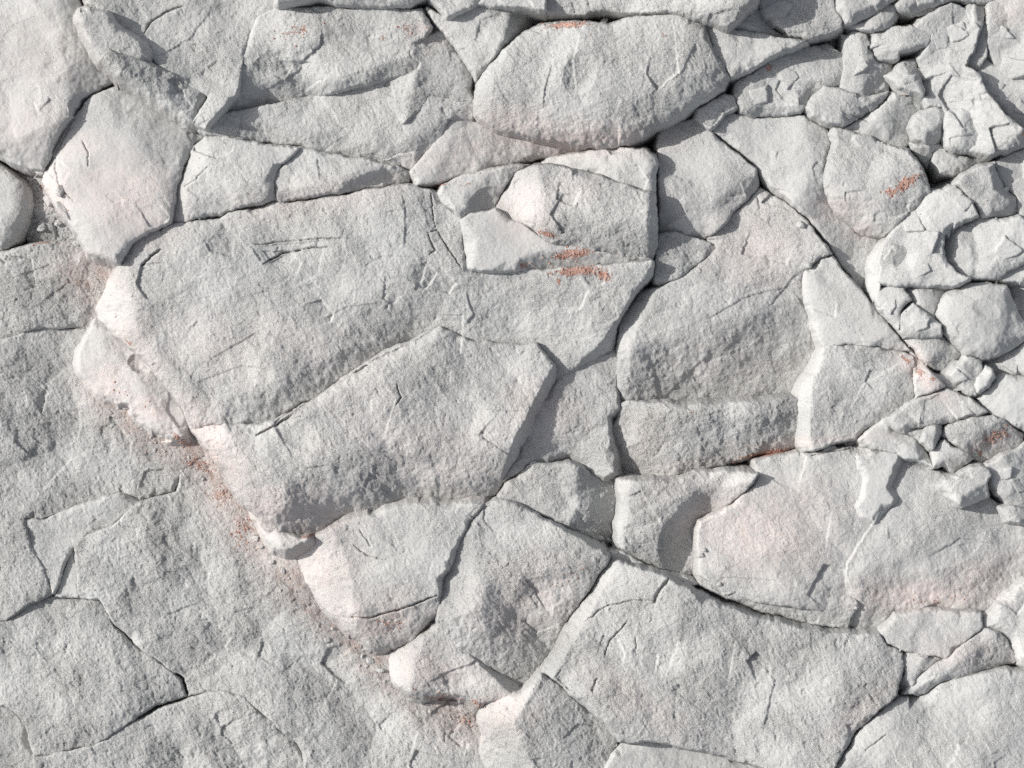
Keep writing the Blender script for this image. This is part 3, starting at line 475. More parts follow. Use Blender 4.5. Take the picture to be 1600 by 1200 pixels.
# ---- bottom centre
B('rock_boulder', 'massive rough four sided boulder at the bottom centre with a bright straight left edge', 'boulder',
  [(949,882),(965,878),(1000,885),(1045,903),(1080,920),(1115,936),(1150,951),(1180,963),(1235,976),(1300,988),(1345,990),(1375,992),(1386,1007),(1411,1020),(1413,1040),(1402,1070),(1400,1086),(1372,1108),(1340,1140),(1306,1188),(1270,1260),(1240,1345),(1225,1345),(1196,1198),(1130,1180),(1065,1166),(1012,1155),(992,1157),(969,1159),(950,1130),(925,1114),(880,1073),(846,1052),(868,1015),(892,970),(925,920)], 18, (-.05,-.01),
  [([(970,870),(915,970),(857,1065)],1.1,3),([(1100,1200),(1165,1080),(1200,960)],-.09,12),([(1290,1200),(1310,1100),(1330,960)],.18,30),([(860,1060),(960,1115),(1100,1165),(1200,1200)],.35,18),([(1360,1000),(1300,1100),(1300,1200)],-.0,10),([(1100,900),(1060,1000),(1010,1060)],.10,20)], rough=1.25, facet=.8, gap=.8)
B('rock_block', 'bright wedge pointing up beside a tiny dark pit at the bottom edge', 'rock block',
  [(969,1161),(990,1158),(1012,1156),(1025,1164),(1065,1168),(1130,1183),(1195,1200),(1222,1345),(930,1345),(945,1215),(958,1182)], -8, (.06,.06), [([(1000,1210),(1004,1175),(1015,1150)],.15,4),([(1000,1170),(1060,1180),(1150,1230)],-.1,8)], rough=.6, facet=.5, gap=.7)
B('rock_block', 'block at the bottom edge, pale on the left and dark rough on the right', 'rock block',
  [(846,1055),(880,1076),(925,1117),(950,1133),(968,1161),(957,1182),(943,1215),(925,1345),(730,1345),(742,1200),(757,1155),(748,1120),(745,1105),(765,1098),(800,1085),(815,1086)], -4, (-.24,-.02), [([(850,1040),(825,1090),(802,1130),(835,1210),(860,1345)],.95,5),([(925,1215),(940,1170),(970,1130)],.0,5)], rough=1.3, facet=.7, gap=.8)
B('rock_block', 'block left of the bright diagonal strip, pale ridge above, rough front below', 'rock block',
  [(753,787),(780,780),(812,788),(850,810),(900,836),(942,860),(951,868),(946,882),(922,920),(890,970),(866,1015),(844,1050),(816,1084),(800,1086),(775,1065),(740,1035),(700,1000),(686,975),(684,955),(688,925),(700,868),(730,822)], 14, (.02,.08),
  [([(775,770),(735,850),(745,900),(730,960),(740,1080)],.35,14),([(670,975),(745,950),(765,905),(860,885),(960,862)],.42,8),([(840,1060),(890,950),(960,860)],.25,6)], rough=1.25, facet=.7, gap=.7)
B('rock_block', 'lit nub of rock over a dark hollow beside the end of the ledge', 'rock block',
  [(600,1046),(610,1026),(640,1010),(665,995),(688,978),(702,1000),(742,1036),(776,1066),(800,1087),(765,1097),(745,1104),(732,1088),(700,1086),(662,1091),(640,1084),(618,1068)], -22, (-.02,.04), [([(670,985),(645,1030),(640,1110)],.9,5),([(720,1010),(680,1050),(670,1100)],-.0,5),([(640,1070),(700,1058),(790,1085)],.3,8)], rough=1.1, facet=.6, gap=.7, wall=2.5)
B('rock_block', 'long block split by a level crack, rosy on its left face', 'rock block',
  [(427,859),(450,856),(482,843),(512,834),(545,815),(600,798),(650,788),(700,786),(752,789),(730,822),(702,864),(690,905),(684,935),(686,955),(668,968),(655,985),(640,1003),(612,1016),(590,1016),(560,1002),(545,990),(505,950),(484,920),(462,900)], 2, (.02,.10),
  [([(510,820),(540,865),(550,930),(565,1020)],.6,6),([(540,960),(640,945),(700,925)],.5,6),([(550,900),(620,890),(700,870)],.12,12)], rough=.95, facet=.6, gap=.7, wall=2.4)

# ------------------------------------------------------------------ marks that run over the blocks
# open cracks: polyline, half width, depth
CRACKS = [
 ([(118,185),(104,215),(88,240),(86,262),(96,292),(122,322)],1.0,8),
 ([(131,218),(139,238),(141,262)],1.1,6),
 ([(290,292),(308,280),(324,262)],0.9,6),
 ([(400,382),(450,378),(500,374),(545,371)],1.6,12),
 ([(411,413),(440,398),(480,390),(516,387)],2.2,14),
 ([(672,300),(677,335),(681,355)],1.2,9),
 ([(669,365),(684,360),(700,390),(722,420)],1.4,8),
 ([(669,364),(673,378),(680,392),(668,400)],2.0,7),
 ([(222,417),(238,402),(254,389)],2.6,14),
 ([(430,660),(470,630),(492,624)],1.8,14),
 ([(400,680),(436,662),(470,640)],2.6,12),
 ([(522,600),(556,582),(576,570)],3.2,12),
 ([(620,600),(626,620),(618,632)],1.5,8),
 ([(548,966),(580,966),(640,948),(684,930)],2.2,14),
 ([(549,850),(575,868),(610,874)],1.1,8),
 ([(560,827),(580,855)],1.4,6),
 ([(914,970),(950,946),(985,938),(1022,936)],1.4,10),
 ([(992,995),(993,1025)],1.0,7),
 ([(984,966),(968,985),(955,1000),(944,1028)],1.4,7),
 ([(1020,940),(1035,915),(1044,904)],4,10),
 ([(925,1080),(930,1062),(934,1058)],3,8),
 ([(1385,1145),(1350,1170)],1,5),
 ([(1338,700),(1300,706),(1262,712)],1.6,8),
 ([(1270,412),(1285,403),(1302,399)],1.6,12),
 ([(228,57),(236,38),(262,22),(290,10)],2.2,9),
]
# joints between blocks that stand open: polyline, extra width
JOINTS = [
 ([(1500,440),(1535,437),(1580,442),(1640,446)],1.05),
 ([(1334,937),(1340,955),(1330,985)],1.26),
 ([(780,778),(830,800),(880,826),(935,856),(958,862),(1000,882),(1050,905),(1100,928),(1150,950),(1210,970),(1290,985),(1370,990)],1.82),
 ([(1183,262),(1225,308),(1262,342),(1300,396),(1350,460),(1400,520),(1440,562)],1.82),
 ([(1118,206),(1150,234),(1183,264)],1.26),
 ([(1440,562),(1500,612),(1560,652),(1610,676)],1.12),
 ([(1175,-10),(1204,42),(1230,62)],1.75),
 ([(1200,58),(1258,66)],1.05),
 ([(75,930),(92,888),(108,848),(170,822),(210,788)],1.33),
 ([(210,787),(250,776),(268,764),(275,745)],1.54),
 ([(115,936),(116,900),(106,850)],0.98),
 ([(150,940),(172,982),(203,1013)],1.4),
 ([(0,1105),(26,1132),(40,1188),(46,1230)],1.54),
 ([(200,1132),(245,1108),(287,1095)],1.4),
 ([(270,1055),(282,1075),(288,1094)],2.45),
 ([(780,777),(752,787),(700,784)],1.54),
 ([(440,316),(500,307),(560,300)],1.54),
 ([(655,291),(720,277),(800,258),(860,247)],1.26),
 ([(297,341),(330,341),(348,338)],1.54),
 ([(115,182),(130,160),(150,144),(186,132)],2.8),
 ([(1086,740),(1030,750),(966,750)],0.91),
 ([(966,855),(962,800),(958,750),(952,680)],0.91),
 ([(965,640),(965,560),(968,500)],1.26),
 ([(1025,255),(1027,310),(1026,370)],1.12),
 ([(820,722),(870,720),(890,724),(945,746)],0.91),
 ([(968,500),(1002,452),(1022,446),(1100,408)],1.05),
 ([(188,123),(250,165),(300,196),(322,210)],0.7),
 ([(400,222),(470,230),(530,243)],1.26),
 ([(955,866),(922,922),(890,972),(845,1050),(800,1090)],0.84),
 ([(845,1052),(880,1074),(925,1116),(950,1130),(968,1160),(950,1200)],1.4),
 ([(1375,990),(1410,1018),(1475,1030)],0.98),
 ([(1500,1060),(1445,1086),(1400,1090),(1310,1185)],1.05),
 ([(1385,148),(1365,173),(1314,200),(1290,193)],1.12),
 ([(1315,200),(1385,228),(1420,244)],0.77),
 ([(470,160),(520,148),(577,136)],1.96),
 ([(1444,565),(1480,600)],0.84),
 ([(1345,686),(1388,650),(1430,622),(1480,604)],0.91),
 ([(1256,706),(1300,700),(1345,684)],1.68),
 ([(1473,372),(1471,395),(1490,428),(1512,437)],1.05),
 ([(1370,445),(1440,450),(1475,450)],0.91),
 ([(1485,290),(1510,320),(1527,341)],0.98),
 ([(1478,356),(1500,345),(1560,343),(1590,339)],0.98),
 ([(1490,238),(1560,241),(1600,228)],1.4),
 ([(1412,450),(1424,470),(1404,492)],1.05),
 ([(1575,840),(1565,862),(1560,872)],0.7),
]
# ledges: polyline, height, run-out; the low side is on the right hand of travel
STEPS = [
 ([(730,452),(733,475),(742,490),(724,512)],-7,30),([(520,598),(570,568),(620,545),(685,512)],8,12),([(396,384),(470,379),(548,371)],6,18),([(348,350),(380,375),(400,384)],9,24),([(412,414),(450,396),(516,387)],8,16),
 ([(630,300),(634,340),(633,388)],-5,24),([(440,380),(505,395),(500,430),(430,460)],4,20),([(300,600),(380,570),(440,580)],5,20),([(330,560),(400,520),(470,530)],5,18),
 ([(430,700),(450,720),(480,730),(515,724)],8,14),([(430,662),(440,680),(460,715)],-6,14),([(596,590),(618,625),(600,690)],5,22),([(500,500),(540,480),(600,470)],4,20),([(560,420),(600,400),(650,400)],3,20),
 ([(1385,150),(1380,150)],1,5),([(1200,480),(1240,430),(1260,420)],5,24),([(1100,500),(1160,465),(1250,440)],5,26),([(1040,620),(1100,560),(1180,540)],4,18),([(1322,920),(1322,880),(1355,830),(1372,800)],-9,40),
 ([(1180,700),(1120,640)],3,20),([(862,105),(852,140),(850,175)],-6,26),([(905,60),(895,100),(900,150)],6,14),([(1000,160),(1060,120),(1090,60)],4,26),([(440,90),(470,100),(500,75),(505,50)],10,20),
 ([(400,150),(470,110),(475,95)],7,16),([(30,815),(110,795),(190,768)],-5,14),([(250,90),(300,60),(330,20)],5,14),([(580,60),(640,75),(615,100)],4,14),([(340,180),(420,205),(500,238)],4,12),
 ([(1105,900),(1200,905),(1285,930)],4,14),([(700,600),(760,640),(830,640)],5,30),([(520,640),(580,700),(660,720)],4,24),([(1000,960),(1060,1000),(1040,1060)],5,30),([(1150,1000),(1210,1060),(1190,1150)],-5,30),
 ([(1450,870),(1500,840),(1560,850)],5,20),([(1100,960),(1150,1000),(1140,1060)],5,26),([(560,1010),(530,1030),(560,1050)],8,12),([(250,965),(290,950),(330,970)],6,12),([(300,930),(360,960),(400,950)],5,14),
 ([(120,560),(60,600),(20,580)],5,16),([(60,640),(120,660),(110,700)],5,14),([(150,700),(100,720),(60,770)],5,14),([(160,640),(200,690),(195,720)],7,12),([(480,1040),(520,1075),(500,1120)],6,14),([(600,1110),(650,1150),(640,1190)],6,14),
 ([(450,960),(485,945),(482,960)],6,8),([(450,1125),(480,1145)],8,8),([(330,1000),(400,1030),(430,1060)],5,14),([(1240,760),(1300,800),(1290,860)],4,40),([(1420,560),(1350,600),(1330,640)],3,30),
 ([(60,470),(100,440),(95,425)],6,10),([(20,430),(70,410),(110,430)],5,12),([(740,170),(730,200)],1,4),([(520,170),(530,190),(545,205)],5,10),([(1250,110),(1230,90)],3,10),
]
# shallow hollows: x, y, rx, ry, angle, depth
DENTS = [
 (905,120,26,34,20,7),(465,675,42,22,35,9),(215,568,20,14,10,12),(760,312,30,18,-30,8),(1055,850,26,42,0,10),(850,500,80,45,20,4),(380,590,60,36,20,4),(560,560,50,22,-20,3),(1370,560,50,26,10,4),(215,95,24,12,30,3),
 (1150,830,60,40,10,4),(1300,420,30,30,0,3),(1060,1010,60,40,-30,4),(700,640,70,40,-10,3),(430,100,34,18,-20,4),(1480,850,60,36,-20,4),(850,930,50,26,-30,5),(705,1068,40,14,-10,4),(1515,205,14,18,0,4),(590,278,30,12,-10,6),
 (1535,485,22,16,20,3),(1515,375,16,20,0,3),(1230,285,30,26,0,3),(1100,240,26,20,0,2),(1408,410,16,16,0,3),(600,70,50,22,10,3),(60,80,60,50,0,4),(30,150,40,30,0,3),
]
# pink mineral bloom: x, y, rx, ry, angle, strength
PINK = [
 (200,310,90,70,30,.62),(130,230,60,30,0,.35),(40,200,90,60,0,.3),(60,100,90,90,0,.22),(210,540,110,40,50,.45),(330,700,40,110,-35,.75),(160,600,50,50,0,.6),(230,640,50,30,20,.65),(480,800,80,50,0,.5),(420,800,50,50,0,.6),
 (500,890,60,60,50,.6),(600,980,70,30,-10,.6),(550,960,60,40,30,.5),(680,1050,90,40,10,.45),(820,940,110,70,-30,.35),(900,220,130,26,0,.75),(810,200,80,30,10,.55),(760,230,90,30,0,.35),(1180,830,110,70,10,.6),(1440,930,120,28,0,.75),(1530,900,80,30,-20,.45),
 (1240,800,90,60,0,.3),(820,330,50,50,0,.45),(1180,390,80,70,-40,.35),(1060,760,60,40,0,.2),(880,300,60,30,0,.25),(1310,330,60,30,0,.35),(1345,360,30,16,0,.5),(1440,590,60,14,45,.8),(1430,560,30,18,45,.6),(500,310,160,30,-8,.3),(700,250,90,30,0,.3),
 (790,1110,60,40,0,.5),(720,1140,60,40,0,.45),(360,800,40,120,-30,.45),(270,690,60,40,30,.5),(150,430,70,40,30,.5),(90,300,50,40,0,.5),(650,690,160,60,0,.25),(560,620,120,60,0,.15),(340,540,120,70,20,.2),(1000,700,50,60,0,.2),(700,740,150,40,0,.25),
 (480,540,160,60,10,.16),(1130,560,150,60,0,.15),(1000,1100,100,30,30,.3),(1340,1110,80,20,-40,.3),(1570,20,30,30,0,.3),(850,640,60,80,-60,.3),(1500,1020,90,30,0,.3),(620,960,60,40,0,.4),(670,60,30,30,0,.3),(1260,690,120,10,-5,.5),(1080,725,100,10,-5,.3),(1550,690,50,20,-20,.3),
]
# orange crust: x, y, rx, ry, angle, strength
ORANGE = [
 (462,52,30,14,-20,.55),(600,62,10,8,0,.6),(640,48,28,12,15,.5),(885,44,42,7,-3,.95),(920,60,14,6,20,.5),(1036,62,8,5,0,.6),(1200,108,8,9,0,.9),(1190,136,6,5,0,.5),(1410,290,28,11,-35,1.0),(1388,302,14,8,0,.9),(1438,262,8,12,10,.6),(1408,150,16,7,30,.5),
 (1565,38,10,14,0,.4),(1563,260,5,5,0,.6),(1590,214,8,4,20,.9),(855,367,18,6,15,.95),(895,398,44,11,-8,.9),(820,415,14,5,0,.8),(905,424,50,10,-5,1.0),(942,430,16,12,40,.9),(872,440,6,12,0,.7),(1200,709,56,5,-10,1.2),(1080,644,14,6,10,.5),
 (1555,682,40,14,-30,.65),(1530,708,20,10,0,.6),(1528,800,7,18,15,.5),(1415,562,14,6,45,.8),(1436,582,12,10,45,.7),(1456,592,12,6,30,.7),(690,940,8,6,0,.3),(612,976,34,16,10,.45),(480,838,26,4,-12,.8),(280,690,30,8,35,.7),(300,725,30,14,30,.65),(340,775,22,22,45,.55),(380,825,22,26,45,.55),(372,850,26,14,40,.4),
 (220,705,10,7,20,.5),(90,330,12,16,0,.5),(60,290,14,12,0,.6),(60,378,24,6,-5,.6),(100,372,20,10,20,.4),(195,615,30,9,30,.4),(200,535,14,4,35,.7),(690,1098,40,12,10,.6),(740,1100,14,10,20,.6),(640,1092,20,8,0,.5),(725,1130,26,14,0,.4),(1385,962,16,12,-30,.45),(1470,940,60,8,-5,.35),(1290,350,8,5,0,.4),(1335,360,8,5,20,.5),
 (1350,1125,14,3,-50,.6),(530,100,8,6,0,.4),(190,135,10,4,30,.4),(735,288,34,3,-8,.6),(690,289,20,3,-5,.8),(1100,150,10,5,0,.25),(425,960,16,10,40,.3),(525,975,20,10,40,.3),(560,1015,16,8,0,.3),(885,905,30,12,-30,.22),(830,1010,20,14,-40,.22),
]
JOINT_TINT = [(770,268,150,14,-8,.9),(500,310,120,14,-8,.7),(345,340,20,10,0,.9),(900,38,60,10,0,.8),(480,838,40,10,-10,.8),(760,786,40,10,0,.7),(1200,712,70,10,-8,.8),(900,405,90,14,0,.6),(40,260,60,20,20,.7),(160,140,40,20,0,.5)]
# loose fragments: x, y, half sizes, turn, label
FRAGS = [
 (62,268,10,7,7,20,'broken grey lump at the top of the rubble pocket by the left edge'),(96,300,9,12,7,0,'upright pale lump leaning on the rosy boulder in the left rubble pocket'),(70,312,13,9,8,60,'largest dark lump in the middle of the left rubble pocket'),(84,345,9,6,6,-20,'orange dusted lump below the largest dark lump in the left pocket'),
 (57,352,8,11,6,10,'narrow lump beside the shaded underside of the small left boulder'),(112,378,8,6,5,0,'small crumb at the bottom of the left rubble pocket'),(38,276,7,5,5,40,'chip resting against the top of the small left boulder'),(100,330,22,9,7,55,'long pale splinter lying along the rosy boulder in the left pocket'),
 (1112,914,9,3.2,3,30,'upper splinter of the little pile in the diagonal joint'),(1121,924,11,3.4,3,20,'middle splinter of the little pile in the diagonal joint'),(1138,927,13,3.2,3,-14,'long lower splinter of the little pile in the diagonal joint'),(1124,913,5,4,3,-10,'round crumb on top of the little pile in the diagonal joint'),
 (1300,702,17,7,4,-12,'pale flat flake at the left in the dark slot above the very large boulder'),(1332,693,12,4,3,-14,'thin flake at the right in the dark slot above the very large boulder'),
 (952,846,7,5,5,30,'crumb at the foot of the low two-faced stone where the joints meet'),(938,842,9,4,4,12,'flat chip at the foot of the low two-faced stone'),
 (945,36,8,8,7,20,'small dark pebble stuck on top of the oval boulder'),(1095,868,7,5,4,0,'pebble at the left edge of the very large boulder'),(1100,860,5,4,4,30,'crumb above the pebble at the left edge of the very large boulder'),
 (1318,58,6,4,5,0,'crumb in the dark pit right of the wide flat grey stone'),(1302,66,10,9,8,20,'dark faceted stone in the pit above the bright upright stone'),(1440,1024,14,4,4,12,'thin chip under the lens shaped stone'),(1462,1029,8,3,3,10,'small chip at the right tip under the lens shaped stone'),
 (575,1038,9,7,6,40,'dark crumb left of the lit nub at the edge of the low bed'),(592,1052,8,5,5,10,'second crumb closer to the lit nub at the edge of the low bed'),(570,1046,4,4,3,0,'tiny round grain beside the dark crumb at the edge of the low bed'),
 (133,24,8,4,5,60,'small dark splinter at the upper end of the finger stones'),(145,22,8,4,4,30,'pale splinter behind the upper finger stone'),(1300,1000,0.1,0.1,0.1,0,''),
 (1280,358,0.1,.1,.1,0,''),(1252,352,9,7,6,30,'dark wedge stuck in the diagonal crack'),(1262,415,8,6,6,0,'dark chip at the left corner of the smooth rectangular block'),(1295,170,0.1,.1,.1,0,''),
]
FRAGS = [f for f in FRAGS if f[6]]

BROWN = [(120,430),(170,455),(150,560),(200,660),(290,700),(360,770),(420,860),(490,950),(570,1020),(660,1090),(740,1110)]

SHARDS = [(1338,104,13),(1378,72,15),(1416,128,10),(1462,60,16),(1490,52,14),(1462,112,18),(1498,150,16),(1560,62,20),(1578,110,16),(1548,142,12),(1590,172,14),(1350,222,14),(1332,176,10),(1228,120,18),(1186,150,14),(1500,318,12),(1566,300,14),(1422,346,16),(1400,400,14),(1444,372,18),(1432,424,14),(1386,478,10),(1436,508,11),(1496,588,10),(1580,566,13),(1590,474,11),(1500,640,14),(1430,650,12),(1560,740,14),(1590,760,12),(1520,372,14),(1570,390,16),(1118,80,15),(1210,20,18),(1260,30,14),(1360,-2,14),(1440,2,13)]


# ------------------------------------------------------------------ block builder
def blob(x, y, L):
    v = np.zeros(x.shape)
    for (bx, by, rx, ry, ang, s) in L:
        if bx + 2 * max(rx, ry) < x.min() or bx - 2 * max(rx, ry) > x.max(): continue
        if by + 2 * max(rx, ry) < y.min() or by - 2 * max(rx, ry) > y.max(): continue
        c, sn = math.cos(math.radians(ang)), math.sin(math.radians(ang))
        u = ((x - bx) * c + (y - by) * sn) / rx; vv = (-(x - bx) * sn + (y - by) * c) / ry
        v = np.maximum(v, s * np.exp(-(u * u + vv * vv) * 1.2))
    return v

def near(pts, x, y, m):
    xs = [p[0] for p in pts]; ys = [p[1] for p in pts]
    return not (max(xs) + m < x.min() or min(xs) - m > x.max() or max(ys) + m < y.min() or min(ys) - m > y.max())

def apply_features(x, y, z, j):
    for pts, h, wd in STEPS:
        h = h * .5
        if not near(pts, x, y, wd * 3): continue
        d, al = line_side(x, y, pts, False)
        tp = np.clip(np.sin(np.pi * np.clip(al, 0, 1)) * 2.2, 0, 1)
        z -= h * tp * np.where(d > 0, np.exp(-d / wd), 0) * np.clip(d / 1.5, 0, 1)
    for pts, wd, dp in CRACKS:
        wd *= .75; dp *= .75
        if not near(pts, x, y, wd * 3): continue
        d, al = line_side(x, y, pts, False); d = np.abs(d)
        ww = wd * (0.25 + 0.75 * np.clip(np.sin(np.pi * al) * 1.8, 0, 1)) * (1 + 0.5 * perlin(x / 17., y / 17., 77))
        k = np.clip(1.25 - d / np.maximum(ww, 0.3), 0, 1) * np.where((al > 0) & (al < 1), 1, 0)
        z -= min(dp, 5.5 * wd) * k
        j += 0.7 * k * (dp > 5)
    for (bx, by, rx, ry, ang, dp) in DENTS:
        c, sn = math.cos(math.radians(ang)), math.sin(math.radians(ang))
        u = ((x - bx) * c + (y - by) * sn) / rx; vv = (-(x - bx) * sn + (y - by) * c) / ry
        q = u * u + vv * vv
        z -= dp * np.clip(1 - q, 0, 1) ** 0.75
    return z, j

rnd = random.Random(4)
CHIPS = []
for i in range(700):
    cx, cy = rnd.uniform(-40, 1640), rnd.uniform(-40, 1240)
    L = rnd.choice([5, 7, 8, 8, 10, 14]) * rnd.uniform(.7, 1.2); th = rnd.gauss(-0.55, 0.8); bend = rnd.uniform(-.6, .6)
    p = [(cx + L * (t - .5) * math.cos(th + bend * (t - .5)) , cy + L * (t - .5) * math.sin(th + bend * (t - .5) * 2)+ rnd.uniform(-1,1)) for t in (0, .33, .66, 1)]
    CHIPS.append((p, rnd.uniform(0.8, 2.4) * (0.6 + L / 40.), rnd.uniform(4, 14)))

SPALLS = []
rs = random.Random(12)
for i in range(420):
    cx, cy = rs.uniform(-60, 1660), rs.uniform(-60, 1260)
    r = rs.choice([8, 10, 14, 14, 20, 28, 42]) * rs.uniform(.8, 1.2)
    n = rs.randint(4, 6); a0 = rs.uniform(0, 6.28); st = rs.uniform(.45, .9); th = rs.gauss(.6, .5)
    pts = []
    for k in range(n):
        t = a0 + (k + rs.uniform(-.3, .3)) * 6.283 / n; u, v = r * math.cos(t), r * math.sin(t) * st
        pts.append((cx + u * math.cos(th) - v * math.sin(th), cy + u * math.sin(th) + v * math.cos(th)))
    ga = rs.uniform(0, 6.28); h = rs.uniform(.05, .16) * r
    SPALLS.append((pts, h, math.cos(ga) * h / r, math.sin(ga) * h / r, cx, cy, r))

def up2(fn, x, y):
    '''evaluate a broad form on every third grid point and interpolate'''
    h, w_ = x.shape
    n = 3
    if h < 3 * n or w_ < 3 * n: return fn(x, y)
    gi = np.arange(0, h + n, n); gk = np.arange(0, w_ + n, n)
    cx, cy = np.meshgrid(x[0, 0] + gk * STEP, y[0, 0] + gi * STEP)
    c = fn(cx, cy)
    i = np.arange(h) / n; k = np.arange(w_) / n
    i0 = i.astype(int); k0 = k.astype(int); fi = (i - i0)[:, None]; fk = (k - k0)[None, :]
    i1 = np.minimum(i0 + 1, c.shape[0] - 1); k1 = np.minimum(k0 + 1, c.shape[1] - 1)
    return (c[i0][:, k0] * (1 - fk) + c[i0][:, k1] * fk) * (1 - fi) + (c[i1][:, k0] * (1 - fk) + c[i1][:, k1] * fk) * fi

R5 = (-2, -1, 0, 1, 2)
def relief(x, y, seed, rough, facet, size):
    qx = x + 5 * perlin(x / 22., y / 22., 51) + 2 * perlin(x / 7., y / 7., 53)
    qy = y + 5 * perlin(x / 22., y / 22., 52) + 2 * perlin(x / 7., y / 7., 54)
    # grain runs down to the right
    ca, sa = math.cos(0.6), math.sin(0.6)
    gx = (qx * ca + qy * sa) * 0.72; gy = -qx * sa + qy * ca
    mod = np.clip(0.75 + 0.9 * perlin(x / 70., y / 70., seed + 9), 0.25, 1.6)
    lam = min(max(size * 0.42, 15.), 62.)
    def broad(u, v):
        qu = u + 6 * perlin(u / 26., v / 26., 51) + 2 * perlin(u / 9., v / 9., 53); qv = v + 6 * perlin(u / 26., v / 26., 52) + 2 * perlin(u / 9., v / 9., 54)
        g1 = (qu * ca + qv * sa) * 0.72; g2 = -qu * sa + qv * ca
        o = facet * 42 * facets(g1 / 120., g2 / 120., seed, 0.62, 0.34, R5)
        o += facet * (0.32 if size > 170 else 0.50) * lam * (facets(g1 / lam, g2 / lam, seed + 10, 0.8, 0.36, R5) - 0.5)
        o -= facet * 7 * facets(g1 / 52., g2 / 52., seed + 20, 0.7, 0.6)
        return o
    z = up2(broad, x, y)
    m1 = np.clip(0.5 + 1.2 * perlin(x / 45., y / 45., seed + 31), 0, 1)
    z += rough * mod * 2.3 * (m1 * facets(gx / 18., gy / 18., seed + 40, 1.0, 0.85) - (1 - m1) * facets(gx / 22., gy / 22., seed + 44, 1.0, 0.85))
    z += rough * mod * 1.8 * np.clip(-0.05 + 1.5 * perlin(x / 30., y / 30., seed + 61), 0., 1) * plates(gx / 15., gy / 10., seed + 60)
    jx = gx + 0.8 * perlin(x / 3.2, y / 3.2, 57); jy = gy + 0.8 * perlin(x / 3.2, y / 3.2, 58)
    z += rough * mod * 0.8 * plates(jx / 7.5, jy / 5.5, seed + 64)
    z += rough * 1.0 * plates(jx / 3.6, jy / 3.2, seed + 67)
    for i, lam in enumerate((26., 13., 7.)):
        n = perlin(gx / lam, gy / (lam * 0.85), seed + 90 + i)
        z += rough * mod ** 0.6 * lam * (0.045, 0.05, 0.05)[i] * n
    z += rough * 0.20 * np.random.RandomState(seed).normal(size=x.shape)
    z += 2.5 * perlin(x / 60., y / 60., seed + 91)
    return z

